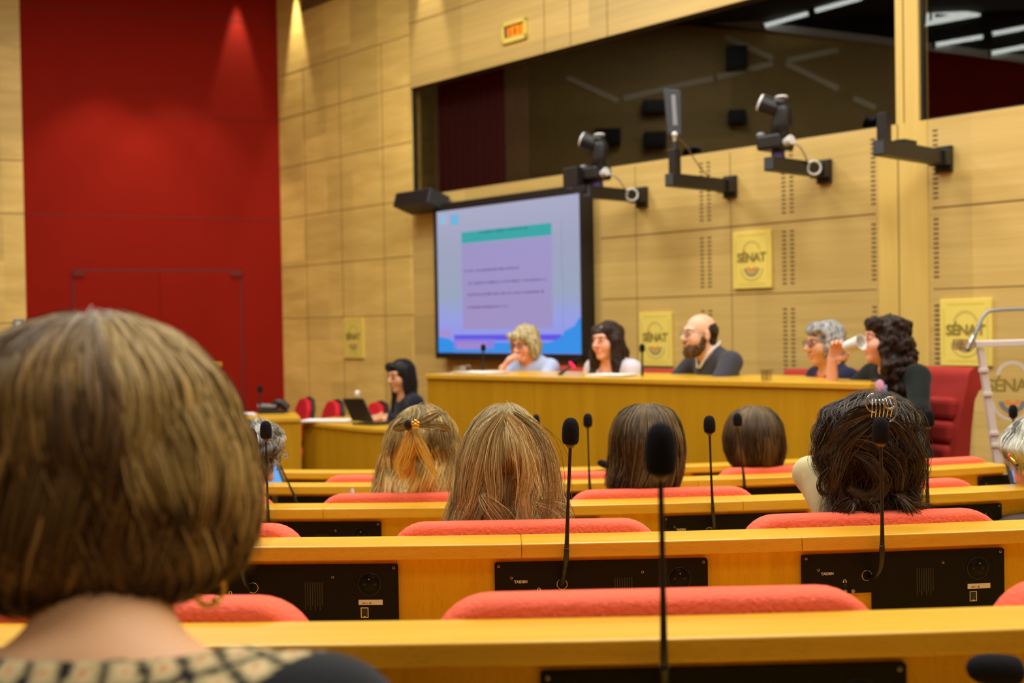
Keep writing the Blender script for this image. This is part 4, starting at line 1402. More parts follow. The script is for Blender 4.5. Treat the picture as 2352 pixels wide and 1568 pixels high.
# laptops and bottles in the audience
def open_laptop(q, label, depth_vec, zbase):
    t = thing('laptop', label, 'laptop', Matrix.Translation((q[0] + q[1]) / 2))
    c = sum(q, Vector()) / 4
    nrm = Vector((0, 1, .25)).normalized()
    b = B(); slab(b, q, nrm * .010); b.build('lid', ['black'], t, bevel=.002)
    qq = [c + Vector(((v - c).x * .90, (v - c).y * .93, (v - c).z * .90)) for v in q]
    b = B(); slab(b, [v - nrm * .0012 for v in qq], nrm * .001); b.build('screen', ['bluescreen'], t)
    b = B(); slab(b, [q[0] - Vector((0, .22, .005)), q[1] - Vector((0, .22, .005)), q[1], q[0]], Vector((0, 0, -.014))); b.build('keyboard_base', ['black'], t, bevel=.002)
    return t
Yl = 3.86
open_laptop([pt(2322, 1113, Yl - .05), pt(2500, 1106, Yl - .05), pt(2478, 1008, Yl + .02), pt(2299, 1017, Yl + .02)], 'open laptop with a bright blue screen before the silver-haired person', None, 0)
Yl = 4.72
open_laptop([pt(520, 1116, Yl - .04), pt(658, 1116, Yl - .04), pt(637, 1058, Yl + .03), pt(505, 1058, Yl + .03)], 'open laptop with a blue screen beyond the grey curly-haired man', None, 0)
mic_on_panel(3, 688, 1172, [(683, 1155), (664, 1112)], (640, 1060), (622, 1030), 'black microphone leaning left behind the grey curly-haired man')
pn = thing('marker_pen', 'upright blue marker behind a red seat, left of the gold flower clip', 'pen', Matrix.Translation(pt(808, 1160, 4.0)))
b = B(); b.tube([pt(809, 1165, 4.0), pt(809, 1131, 4.0)], .008, 12); b.build('barrel', ['bluepen'] if 'bluepen' in MT else ['purple'], pn)
b = B(); b.tube([pt(809, 1131, 4.0), pt(809, 1122, 4.0)], [.0075, .004], 12); b.build('cap', ['lens_white'], pn)
bt = thing('water_bottle', 'bottle with a silver cap beside the left side of the dark pinned-up hair', 'bottle', Matrix.Translation(pt(1893, 1120, 3.3)))
b = B(); b.tube([pt(1893, 1150, 3.3), pt(1893, 1095, 3.3), pt(1893, 1078, 3.3), pt(1893, 1066, 3.3)], [.018, .018, .015, .008], 16); b.build('bottle_body', ['grey'], bt, smooth=True)
b = B(); b.tube([pt(1893, 1067, 3.3), pt(1893, 1056, 3.3)], [.0095, .0095], 16); b.build('cap', ['chrome'], bt)
# ------------------------------------------------------------------ people: smooth-union bodies meshed with surface nets
def axis(lo, hi, fine, f, c):
    out = [lo]
    while out[-1] < hi:
        x = out[-1]
        st = c
        for a, b_ in fine:
            if a - .012 <= x <= b_ + .004:
                st = f
        out.append(x + st)
    return np.array(out, dtype=np.float32)
class Sdf:
    def __init__(s, X, Y, Z):
        s.X, s.Y, s.Z = X, Y, Z
        s.D = np.full((len(X), len(Y), len(Z)), .5, dtype=np.float32)
    def _win(s, lo, hi):
        sl = []
        for A, a, b_ in zip((s.X, s.Y, s.Z), lo, hi):
            sl.append(slice(max(0, int(np.searchsorted(A, a)) - 1), min(len(A), int(np.searchsorted(A, b_)) + 1)))
        return tuple(sl)
    def prim(s, p):
        kind = p[0]
        if kind == 'e':
            _, c, r, R, k, sub = p
            c = np.array(c, dtype=np.float32); r = np.array(r, dtype=np.float32)
            m = float(r.max()) + k + .05
            sl = s._win(c - m, c + m)
        else:
            _, a, b_, ra, rb, k, sub = p
            a = np.array(a, dtype=np.float32); b_ = np.array(b_, dtype=np.float32)
            m = max(ra, rb) + k + .05
            sl = s._win(np.minimum(a, b_) - m, np.maximum(a, b_) + m)
        if any(q.start >= q.stop for q in sl):
            return
        x = s.X[sl[0]][:, None, None]; y = s.Y[sl[1]][None, :, None]; z = s.Z[sl[2]][None, None, :]
        if kind == 'e':
            dx, dy, dz = x - c[0], y - c[1], z - c[2]
            if R is not None:
                R = np.array(R, dtype=np.float32)
                dx, dy, dz = (R[0, 0] * dx + R[1, 0] * dy + R[2, 0] * dz, R[0, 1] * dx + R[1, 1] * dy + R[2, 1] * dz, R[0, 2] * dx + R[1, 2] * dy + R[2, 2] * dz)
            k0 = np.sqrt((dx / r[0]) ** 2 + (dy / r[1]) ** 2 + (dz / r[2]) ** 2)
            k1 = np.sqrt((dx / r[0] ** 2) ** 2 + (dy / r[1] ** 2) ** 2 + (dz / r[2] ** 2) ** 2) + 1e-6
            d = k0 * (k0 - 1) / k1
            d = np.where(k0 < 1e-3, -float(r.min()), d)
        else:
            ab = b_ - a
            L2 = float((ab * ab).sum()) + 1e-9
            t = np.clip(((x - a[0]) * ab[0] + (y - a[1]) * ab[1] + (z - a[2]) * ab[2]) / L2, 0, 1)
            d = np.sqrt((x - a[0] - ab[0] * t) ** 2 + (y - a[1] - ab[1] * t) ** 2 + (z - a[2] - ab[2] * t) ** 2) - (ra + (rb - ra) * t)
        D = s.D[sl]
        if sub:
            d = -d
            h = np.clip(.5 - .5 * (d - D) / k * 1.0, 0, 1) if k > 0 else None
            if k > 0:
                h = np.clip(.5 + .5 * (d - D) / k, 0, 1)
                s.D[sl] = D * (1 - h) + d * h + k * h * (1 - h)
            else:
                s.D[sl] = np.maximum(D, d)
        else:
            if k > 0:
                h = np.clip(.5 + .5 * (D - d) / k, 0, 1)
                s.D[sl] = D * (1 - h) + d * h - k * h * (1 - h)
            else:
                s.D[sl] = np.minimum(D, d)
    def noise(s, amp, f, seed=0, zs=1.0):
        r = np.random.default_rng(seed)
        x = s.X[:, None, None]; y = s.Y[None, :, None]; z = s.Z[None, None, :] * zs
        n = np.zeros_like(s.D)
        for i in range(5):
            v = r.normal(size=3); v /= np.linalg.norm(v)
            w = r.normal(size=3); w /= np.linalg.norm(w)
            q = f * (1 + .35 * i)
            n += np.sin((v[0] * x + v[1] * y + v[2] * z) * q + r.uniform(0, 6) + 1.7 * np.sin((w[0] * x + w[1] * y + w[2] * z) * q * .6)) / (1 + .3 * i)
        s.D += (amp / 2.4 * n).astype(np.float32)
    def mesh(s):
        D = s.D
        nx, ny, nz = D.shape
        S = D < 0
        c = np.zeros((nx - 1, ny - 1, nz - 1), dtype=np.int8)
        for i in (0, 1):
            for j in (0, 1):
                for k in (0, 1):
                    c += S[i:nx - 1 + i, j:ny - 1 + j, k:nz - 1 + k]
        mix = (c > 0) & (c < 8)
        I, J, K = np.nonzero(mix)
        idx = np.full(mix.shape, -1, dtype=np.int64)
        idx[I, J, K] = np.arange(len(I))
        acc = np.zeros((len(I), 3)); cnt = np.zeros(len(I))
        cor = [(i, j, k) for i in (0, 1) for j in (0, 1) for k in (0, 1)]
        val = {q: D[I + q[0], J + q[1], K + q[2]] for q in cor}
        A = (s.X, s.Y, s.Z)
        for q in cor:
            for ax in range(3):
                if q[ax] == 0:
                    q2 = list(q); q2[ax] = 1; q2 = tuple(q2)
                    a, b_ = val[q], val[q2]
                    m = (a < 0) != (b_ < 0)
                    t = np.where(m, a / np.where(np.abs(a - b_) < 1e-9, 1, a - b_), 0)
                    for d in range(3):
                        g = (I, J, K)[d]
                        if d == ax:
                            p = A[d][g] + t * (A[d][g + 1] - A[d][g])
                        else:
                            p = A[d][g + q[d]]
                        acc[:, d] += np.where(m, p, 0)
                    cnt += m
        V = acc / cnt[:, None]
        quads = []
        for ax in range(3):
            sl0 = [slice(None)] * 3; sl1 = [slice(None)] * 3
            sl0[ax] = slice(0, -1); sl1[ax] = slice(1, None)
            for o in range(3):
                if o != ax:
                    sl0[o] = slice(1, -1); sl1[o] = slice(1, -1)
            a, b_ = S[tuple(sl0)], S[tuple(sl1)]
            e = np.nonzero(a != b_)
            flip = a[e]
            g = [e[0].copy(), e[1].copy(), e[2].copy()]
            o1, o2 = [o for o in range(3) if o != ax]
            for o in (o1, o2):
                g[o] = g[o] + 1
            def cell(d1, d2):
                h = [g[0].copy(), g[1].copy(), g[2].copy()]
                h[o1] += d1; h[o2] += d2
                return idx[h[0], h[1], h[2]]
            q = np.stack([cell(-1, -1), cell(0, -1), cell(0, 0), cell(-1, 0)], 1)
            fl = flip if ax != 1 else ~flip
            q[~fl] = q[~fl][:, ::-1]
            quads.append(q)
        return V, np.concatenate(quads)

def rotm(ax, a):
    return np.array(Matrix.Rotation(a, 3, ax))
def E(c, r, k=.015, R=None, sub=False):
    return ('e', tuple(c), tuple(r), R, k, sub)
def C(a, b_, ra, rb=None, k=.015, sub=False):
    return ('c', tuple(a), tuple(b_), ra, ra if rb is None else rb, k, sub)
def xf(prims, R, t):
    R = np.array(R); t = np.array(t, dtype=float)
    out = []
    for p in prims:
        if p[0] == 'e':
            R2 = R if p[3] is None else R @ np.array(p[3])
            out.append(('e', tuple(R @ np.array(p[1]) + t), p[2], R2, p[4], p[5]))
        else:
            out.append(('c', tuple(R @ np.array(p[1]) + t), tuple(R @ np.array(p[2]) + t), p[3], p[4], p[5], p[6]))
    return out
def head_prims(male=False, jaw=1.0):
    w = 1.05 if male else 1.0
    P = [E((0, -.014, .034), (.074 * w, .094, .086), 0), E((0, .022, -.045), (.056 * w * jaw, .064, .076), .03),
         E((0, .064, -.098), (.024 * w, .020, .018), .022), E((.036, .055, -.030), (.028, .030, .030), .025), E((-.036, .055, -.030), (.028, .030, .030), .025),
         E((0, .076, .030), (.050, .022, .014), .02), C((0, .090, .012), (0, .112, -.026), .0075, .0125, .012), E((.012, .098, -.030), (.009, .011, .008), .006), E((-.012, .098, -.030), (.009, .011, .008), .006),
         E((.031, .098, .008), (.017, .014, .011), .01, None, True), E((-.031, .098, .008), (.017, .014, .011), .01, None, True),
         E((.031, .079, .007), (.0135, .0135, .0115), .003), E((-.031, .079, .007), (.0135, .0135, .0115), .003),
         E((0, .090, -.056), (.023, .010, .0065), .008), E((0, .088, -.068), (.019, .010, .0075), .006), E((0, .101, -.062), (.024, .006, .0016), .003, None, True),
         E((.078 * w, -.010, -.006), (.010, .020, .032), .008, rotm('Z', -.35)), E((-.078 * w, -.010, -.006), (.010, .020, .032), .008, rotm('Z', .35)),
         E((.090 * w, -.003, -.004), (.007, .010, .018), .005, None, True), E((-.090 * w, -.003, -.004), (.007, .010, .018), .005, None, True)]
    return P
def hand_prims(W, fwd, nrm, thumb, curl=.5, size=1.0, spread=.1):
    """palm from the wrist W along fwd, nrm = palm side, thumb = +1/-1 for the side of the cross product"""
    f = Vector(fwd).normalized(); n_ = Vector(nrm); n_ = (n_ - f * n_.dot(f)).normalized(); sd = f.cross(n_) * thumb
    W = Vector(W); s = size
    P = []
    lens = [(.040, .028, .020), (.045, .031, .021), (.042, .029, .020), (.033, .023, .018)]
    for i, (a, ln) in enumerate(zip((.027, .009, -.009, -.026), lens)):
        k0 = W + f * .010 * s + sd * a * .55 * s
        k1 = W + f * (.082 - .006 * abs(i - 1)) * s + sd * a * s
        P.append(C(k0, k1, .013 * s, .0105 * s, .010))
        d = (f + sd * spread * (1.5 - i) * .5).normalized()
        p = k1
        ang = 0
        for j, l in enumerate(ln):
            ang += curl * (.6 if j == 0 else 1.0)
            v = d * math.cos(ang) + n_ * math.sin(ang)
            q = p + v * l * s
            P.append(C(p, q, (.0092 - .0010 * j) * s, (.0086 - .0012 * j) * s, .003))
            p = q
    t0 = W + f * .018 * s + sd * .022 * s + n_ * .006
    t1 = t0 + (f * .55 + sd * .75 + n_ * .35).normalized() * .040 * s
    t2 = t1 + (f * .85 + sd * .35 + n_ * .45).normalized() * .030 * s
    t3 = t2 + (f * .9 + sd * .05 + n_ * .5).normalized() * .022 * s
    P += [C(t0, t1, .014 * s, .0115 * s, .008), C(t1, t2, .0105 * s, .0095 * s, .003), C(t2, t3, .0095 * s, .0075 * s, .003)]
    return P
SKIN = {'fair': srgb(222, 176, 146)[:3], 'tan': srgb(205, 150, 112)[:3], 'pink': srgb(225, 165, 140)[:3], 'mid': srgb(196, 140, 104)[:3]}
def tovec(a):
    return Vector(a)
PEOPLE = {}
def person(name, label, head, yaw, pitch=0.0, roll=0.0, hyaw=0.0, skin='fair', male=False, lean=.05, neck=(0, -.035, -.145), sh=.175, arms=None, garment=(.05, .05, .06),
           collar=.075, fine=.0045, sleeves=True, brow=(.10, .06, .04), lips=None, legs=True, gcol=None, hip_drop=.50, girth=1.0, hand=None, forearm_cloth=True, gname='shirt', neck_open=None, ears=True, gfine=.010):
    """head = world point at the middle of the skull; local +y is where the body faces, yaw about z"""
    Mh = Matrix.Translation(head) @ Matrix.Rotation(yaw, 4, 'Z')
    Rl = rotm('X', -lean)
    NB = np.array(neck, dtype=float)
    hip = NB + Rl @ np.array((0, 0, -hip_drop))
    root = Mh @ Matrix.Translation(Vector(hip) + Vector((0, 0, -.09)))
    t = thing('person', label, 'person', root)
    Rh = rotm('Z', hyaw) @ rotm('X', pitch) @ rotm('Y', roll)
    HP = xf(head_prims(male), Rh, (0, 0, 0))
    nk_top = Rh @ np.array((0, -.022, -.075))
    g = girth
    def T(p):
        return NB + Rl @ np.array(p, dtype=float)
    neckp = [C(nk_top, NB + np.array((0, 0, -.01)), .052 if not male else .058, .060 if not male else .066, .03)]
    S = {1: T((sh, -.005, -.050)), -1: T((-sh, -.005, -.050))}
    def torso(i):
        return [C(T((-sh * .95, -.008, -.060)), T((sh * .95, -.008, -.060)), .050 + i, .050 + i, .05), C(T((0, -.012, .0)), T((sh * .72, -.01, -.045)), .050 + i, .045 + i, .04), C(T((0, -.012, .0)), T((-sh * .72, -.01, -.045)), .050 + i, .045 + i, .04),
                E(T((0, .0, -.19)), (.150 * g + i, .100 * g + i, .180 + i), .06, Rl), E(T((0, .005, -.40)), (.135 * g + i, .105 * g + i, .16 + i), .06, Rl), E(hip, (.165 * g + i, .125 * g + i, .12 + i), .06)]
    ARM = {}
    for sd in (1, -1):
        a = (arms or {}).get(sd)
        if a is None:
            el = S[sd] + np.array((sd * .035, .06, -.26)); wr = el + np.array((-sd * .07, .20, -.03))
            a = (el, wr, None)
        ARM[sd] = (np.array(a[0], dtype=float), np.array(a[1], dtype=float), a[2] if len(a) > 2 else None)
    body = HP + neckp + torso(-.008)
    gar = torso(.006)
    fineb = [(-.105, .105, -.12, .13, -.13, .135)]
    for sd in (1, -1):
        el, wr, hd = ARM[sd]
        body += [C(S[sd], el, .043 * g, .036 * g, .03), C(el, wr, .036 * g, .025, .02)]
        gar += [C(S[sd], el, .056 * g, .046 * g, .03)]
        if forearm_cloth is True or (isinstance(forearm_cloth, (tuple, list)) and sd in forearm_cloth):
            gar += [C(el, el + (wr - el) * .88, .047 * g, .036, .02)]
        else:
            gar[-1] = C(S[sd], S[sd] + (el - S[sd]) * .92, .056 * g, .050 * g, .03)
        if hd is None:
            f = wr - el
            hp = hand_prims(wr, f, (0, .2, -1), -sd if True else sd, .35)
        else:
            hp = hand_prims(wr, *hd)
        body += hp
        pts_ = np.array([q for p in hp for q in (p[1], p[2])])
        lo, hi = pts_.min(0) - .015, pts_.max(0) + .015
        fineb.append((lo[0], hi[0], lo[1], hi[1], lo[2], hi[2]))
    if legs:
        for sd in (1, -1):
            h0 = hip + np.array((sd * .085, .02, -.03)); kn = hip + np.array((sd * .10, .40, -.02)); an = kn + np.array((0, -.06, -.36)); to = an + np.array((0, .14, -.03))
            gar += [C(h0, kn, .085, .062, .04), C(kn, an, .058, .042, .03)]
            body += [C(h0, kn, .07, .05, .04), C(kn, an, .048, .034, .03), C(an, to, .036, .03, .02)]
    def bounds(P, pad=.03):
        q = []
        for p in P:
            if p[0] == 'e':
                m = max(p[2]); q += [np.array(p[1]) - m, np.array(p[1]) + m]
            else:
                m = max(p[3], p[4]); q += [np.minimum(p[1], p[2]) - m, np.maximum(p[1], p[2]) + m]
        q = np.array(q)
        return q.min(0) - pad, q.max(0) + pad
    def run(P, fb, f, c, post=None):
        lo, hi = bounds(P)
        ax = [axis(lo[i], hi[i], [(b_[2 * i], b_[2 * i + 1]) for b_ in fb], f, c) for i in range(3)]
        S_ = Sdf(*ax)
        for p in P:
            S_.prim(p)
        if post:
            post(S_)
        return S_.mesh()
    V, Q = run(body, fineb, fine, .014)
    hl = V @ Rh                                     # head-frame coordinates (Rh is orthonormal)
    base = np.array(SKIN[skin] if isinstance(skin, str) else skin)
    col = np.tile(base, (len(V), 1))
    inhead = (hl[:, 2] > -.14) & (np.abs(hl[:, 0]) < .1)
    def paint(c, r, colr, soft=.35):
        d = np.sqrt((((hl - np.array(c)) / np.array(r)) ** 2).sum(1))
        w = np.clip((1 - d) / soft, 0, 1)[:, None]
        col[:] = col * (1 - w) + np.array(colr) * w
    lip = lips or tuple(base * np.array((.86, .52, .52)))
    for sx in (1, -1):
        paint((sx * .036, .075, -.030), (.026, .03, .022), base * np.array((1.02, .84, .82)), 1.0)
        paint((sx * .031, .092, .007), (.015, .012, .0075), (.60, .55, .50), .3)
        paint((sx * .031, .093, .007), (.0075, .010, .0085), (.03, .018, .012), .3)
        paint((sx * .031, .092, .015), (.018, .012, .0035), base * .35, .5)
        paint((sx * .032, .094, .030), (.022, .016, .0055), brow, .5)
    paint((0, .098, -.061), (.023, .014, .010), lip, .4)
    paint((0, .105, -.062), (.022, .012, .0018), base * .3, .6)
    b_ = mk('body', V @ np.array(Mh)[:3, :3].T + np.array(Mh)[:3, 3], Q, ['skin'], t, None, True, 0, 2, None, col)
    no = neck_open or E(NB + np.array((0, .03, .035)), (collar, collar * 1.15, .085), .012, None, True)
    gar = gar + ([no] if not isinstance(no, list) else no)
    V2, Q2 = run(gar, [], gfine, gfine * 1.1)
    if callable(gcol):
        gc = gcol(V2, NB, T)
    else:
        gc = np.tile(np.array(garment), (len(V2), 1))
    g_o = mk(gname, V2 @ np.array(Mh)[:3, :3].T + np.array(Mh)[:3, 3], Q2, ['cloth'], t, None, True, 0, 2, None, gc)
    info = dict(root=t, Mh=Mh, Rh=Rh, NB=NB, T=T, S=S, head=Vector(head), garment=g_o, body=b_, ARM=ARM)
    PEOPLE[label] = info
    return info
def HM(info):
    """head-frame matrix in the world"""
    return info['Mh'] @ Matrix(info['Rh'].tolist()).to_4x4()
def sdf_hair(info, prims, colors, name='hair', noise=(.006, 60), f=.0055, seed=1, zs=1.0, body_space=None):
    """hair volume in the head frame; colors = (dark, light)"""
    q = []
    for p in prims:
        if p[-1]:
            continue
        if p[0] == 'e':
            m = max(p[2]); q += [np.array(p[1]) - m, np.array(p[1]) + m]
        else:
            m = max(p[3], p[4]); q += [np.minimum(p[1], p[2]) - m, np.maximum(p[1], p[2]) + m]
    q = np.array(q); lo, hi = q.min(0) - .03, q.max(0) + .03
    S_ = Sdf(*[np.arange(lo[i], hi[i], f, dtype=np.float32) for i in range(3)])
    adds = [p for p in prims if not p[-1]]; subs = [p for p in prims if p[-1]]
    for p in adds:
        S_.prim(p)
    if noise:
        S_.noise(noise[0], noise[1], seed, zs)
    for p in subs:
        S_.prim(p)
    V, Q = S_.mesh()
    r = np.random.default_rng(seed + 5)
    n = np.zeros(len(V))
    for i in range(6):
        v = r.normal(size=3) * np.array((1, 1, .22)); v /= np.linalg.norm(v)
        n += np.sin(V @ v * (160 + 70 * i) + r.uniform(0, 6) + 2 * np.sin(V @ r.normal(size=3) * 30))
    n = np.clip(.5 + n / 6.5, 0, 1)[:, None]
    col = np.array(colors[0]) * (1 - n) + np.array(colors[1]) * n
    M = np.array(HM(info))
    return mk(name, V @ M[:3, :3].T + M[:3, 3], Q, ['hair'], info['root'], None, True, 0, 2, None, col)
def glasses(info, rim, r=.021, mat='grey', square=False):
    M = HM(info)
    b = B()
    for sx in (-1, 1):
        pts_ = []
        for i in range(20):
            a = 2 * PI * i / 20
            pts_.append(M @ Vector((sx * .032 + r * 1.12 * math.cos(a), .103 - .004 * abs(math.cos(a)) * (1 if math.cos(a) * sx > 0 else 0), .004 + r * .85 * math.sin(a))))
        b.tube(pts_, rim, 6, 0, True)
        b.tube([M @ Vector((sx * .055, .099, .008)), M @ Vector((sx * .074, .070, .010)), M @ Vector((sx * .079, -.005, .012)), M @ Vector((sx * .078, -.025, -.002))], rim, 6)
    b.tube([M @ Vector((-.0095, .108, .008)), M @ Vector((0, .112, .010)), M @ Vector((.0095, .108, .008))], rim, 6)
    return b.build('glasses', [mat], info['root'], smooth=True)
def frame_pts(info, pts_):
    M = HM(info)
    return [M @ Vector(p) for p in pts_]
# ------------------------------------------------------------------ hair of the heads seen from behind
def strip_mesh(P, Wd, Wv, col, name, parent, mat='hair'):
    """P (n, k, 3) strand points, Wd (n, k) widths, Wv (n, k, 3) width directions, col (n, k, 3)"""
    n, k, _ = P.shape
    A = P - Wv * (Wd[..., None] / 2)
    Bq = P + Wv * (Wd[..., None] / 2)
    V = np.stack([A, Bq], 2).reshape(-1, 3)
    Cc = np.repeat(col.reshape(n, k, 1, 3), 2, 2).reshape(-1, 3)
    i = np.arange(n)[:, None] * (2 * k) + np.arange(k - 1)[None, :] * 2
    Q = np.stack([i, i + 1, i + 3, i + 2], -1).reshape(-1, 4)
    return V, Q, Cc
def hair_back(info, rows, Yc, palette, n=2200, width=.0016, rd=1.02, cover=(200, 340), front_z=None, seed=1, wave=.10, wave_f=2.0, curl=0.0, curl_f=10, clumps=60, clump=.6,
              lift=(-.004, .009), part=0.0, tipcol=None, rootcol=None, endspread=.10, shell_col=None, segs=20, streak=None, name='hair', flyaway=40, ystretch=None, flow=None, tint=(.96, 1.10, 1.18), bottom_open=True, shell_off=-.008, yoff=0.0, tip_jit=.25, crown=.0):
    """rows = (y, x_left, x_right) silhouette in the photograph at depth Yc; strands run from the crown down that surface"""
    r = np.random.default_rng(seed)
    rows = sorted(rows)
    zc, cx, hw = [], [], []
    for y, xl, xr in rows:
        a, c = pt(xl, y, Yc), pt(xr, y, Yc)
        zc.append((a.z + c.z) / 2); cx.append((a.x + c.x) / 2); hw.append((c.x - a.x) / 2)
    zc, cx, hw = np.array([zc[0] + .0015] + zc), np.array([cx[0]] + cx), np.array([.0005] + hw)
    # finer profile, parametrised by arc length
    tt = np.concatenate([[0], np.cumsum(np.hypot(np.diff(zc), np.diff(hw)))]); tt /= tt[-1]
    cyc = info['head'].y + yoff
    top_x = cx[0] + crown
    def surf(t, phi, off):
        """t in 0..1, phi angle (270 deg faces the camera)"""
        z = np.interp(t, tt, zc); x0 = np.interp(t, tt, cx); w = np.interp(t, tt, hw)
        d = w * rd
        zr = z - info['head'].z - .032
        d = np.maximum(d, .116 * np.sqrt(np.clip(1 - (zr / .104) ** 2, 0, 1)) * (zr > -.02))
        if ystretch is not None:
            d = d * np.interp(t, [0, .5, 1], ystretch)
        sc = np.clip(w / max(hw.max() * .5, 1e-6), 0, 1)
        px_ = x0 + (w + off * sc) * np.cos(phi)
        py_ = cyc + (d + off * sc) * np.sin(phi)
        return np.stack([px_, py_, z + off * (1 - sc)], -1)
    # shell
    NT, NP = 26, 64
    th_ = np.linspace(0.0, 1.0, NT)
    ph_ = np.linspace(0, 2 * PI, NP, endpoint=False)
    G = surf(th_[:, None] + 0 * ph_[None, :], ph_[None, :] + 0 * th_[:, None], shell_off)
    Vs = G.reshape(-1, 3)
    fz = front_z if front_z is not None else zc[0] - .075
    Qs = []
    for i in range(NT - 1):
        for j in range(NP):
            j2 = (j + 1) % NP
            q = (i * NP + j, i * NP + j2, (i + 1) * NP + j2, (i + 1) * NP + j)
            s_ = math.sin(ph_[j])
            zz = G[i + 1, j, 2]
            if s_ > .35 and zz < fz:
                continue
            Qs.append(q)
    tmid = np.repeat(th_[:, None], NP, 1).reshape(-1)
    pal = np.array(palette)
    base = pal.mean(0)
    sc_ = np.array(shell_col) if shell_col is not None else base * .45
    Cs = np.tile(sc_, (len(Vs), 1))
    # strands
    phc = np.deg2rad(r.uniform(cover[0], cover[1], clumps))
    colc = pal[r.integers(0, len(pal), clumps)] * r.uniform(.75, 1.2, (clumps, 1))
    offc = r.uniform(lift[0], lift[1], clumps)
    wphc = r.uniform(0, 6.3, clumps)
    ci = r.integers(0, clumps, n)
    p0 = phc[ci] + r.normal(0, .16, n)
    t0 = np.clip(np.abs(r.normal(0, .10, n)), 0, .5)
    t0[r.random(n) < .25] = r.uniform(.05, .5, (r.random(n) < .25).sum()) if False else .15
    t0 = np.clip(t0 + r.uniform(0, .12, n), .0, .6)
    t1 = 1 - np.abs(r.normal(0, tip_jit * .35, n))
    t1 = np.clip(t1, .55, 1.0)
    s = np.linspace(0, 1, segs)[None, :]
    t = t0[:, None] + (t1 - t0)[:, None] * s
    conv = clump * s ** 1.3
    phi = p0[:, None] * (1 - conv) + (phc[ci] + r.normal(0, .03, n))[:, None] * conv
    phi = phi + wave * np.sin(2 * PI * wave_f * t + wphc[ci][:, None] + r.normal(0, .35, n)[:, None]) * s
    if part:
        phi = phi + part * (1 - s) ** 2
    if flow is not None:
        phi = flow(phi, t, s, r)
    off = offc[ci][:, None] * (.3 + .7 * s) + r.uniform(-.003, .004, n)[:, None] + endspread * .02 * s * r.normal(0, 1, n)[:, None]
    off = off + wave * .05 * np.sin(2 * PI * wave_f * 1.3 * t + wphc[ci][:, None] * 1.7)
    if curl:
        cp = r.uniform(0, 6.3, n)[:, None]
        cf = curl_f * r.uniform(.7, 1.3, n)[:, None]
        wloc = np.interp(t, tt, hw)
        phi = phi + curl / np.maximum(wloc, .03) * np.sin(2 * PI * cf * t + cp)
        off = off + curl * (1 + np.cos(2 * PI * cf * t + cp)) * .8
    if flyaway:
        fl = np.arange(n) < flyaway
        off = np.where(fl[:, None], off + s ** 1.5 * r.uniform(.004, .020, n)[:, None], off)
    P = surf(t, phi, off)
    tan = np.stack([-np.sin(phi), np.cos(phi), np.zeros_like(phi)], -1)
    tan = tan + r.normal(0, .25, (n, 1, 3))
    tan /= np.linalg.norm(tan, axis=-1, keepdims=True)
    W = width * r.uniform(.6, 1.4, n)[:, None] * np.clip(np.minimum(s * 6 + .4, (1 - s) * 3 + .25), .2, 1)
    if flyaway:
        W = np.where(fl[:, None], W * .45, W)
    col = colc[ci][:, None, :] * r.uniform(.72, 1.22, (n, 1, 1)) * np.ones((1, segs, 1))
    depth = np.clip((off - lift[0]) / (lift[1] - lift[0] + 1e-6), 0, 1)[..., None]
    col = col * (.58 + .58 * depth)  # deeper strands darkened, occlusion painted into the colour
    tg = t[..., None]
    if rootcol is not None:
        w = np.clip(1 - tg / .55, 0, 1) * .8
        col = col * (1 - w) + np.array(rootcol) * r.uniform(.75, 1.2, (n, 1, 1)) * w
    if tipcol is not None:
        w = np.clip((tg - .45) / .45, 0, 1) * .85
        col = col * (1 - w) + np.array(tipcol) * r.uniform(.7, 1.15, (n, 1, 1)) * w
    if streak is not None:
        for a0, a1, ta, tb, sc2, k in streak:
            m = ((np.rad2deg(phi) > a0) & (np.rad2deg(phi) < a1) & (t > ta) & (t < tb))[..., None] * k
            col = col * (1 - m) + np.array(sc2) * r.uniform(.7, 1.2, (n, 1, 1)) * m
    V, Q, Cc = strip_mesh(P, W, tan, col, name, info['root'])
    keep = None
    VV = np.concatenate([Vs, V]); QQ = np.concatenate([np.array(Qs), Q + len(Vs)]); CC = np.concatenate([Cs, Cc]) * np.array(tint)
    return mk(name, VV, QQ, ['hair'], info['root'], None, True, 0, 2, None, np.clip(CC, 0, 1))
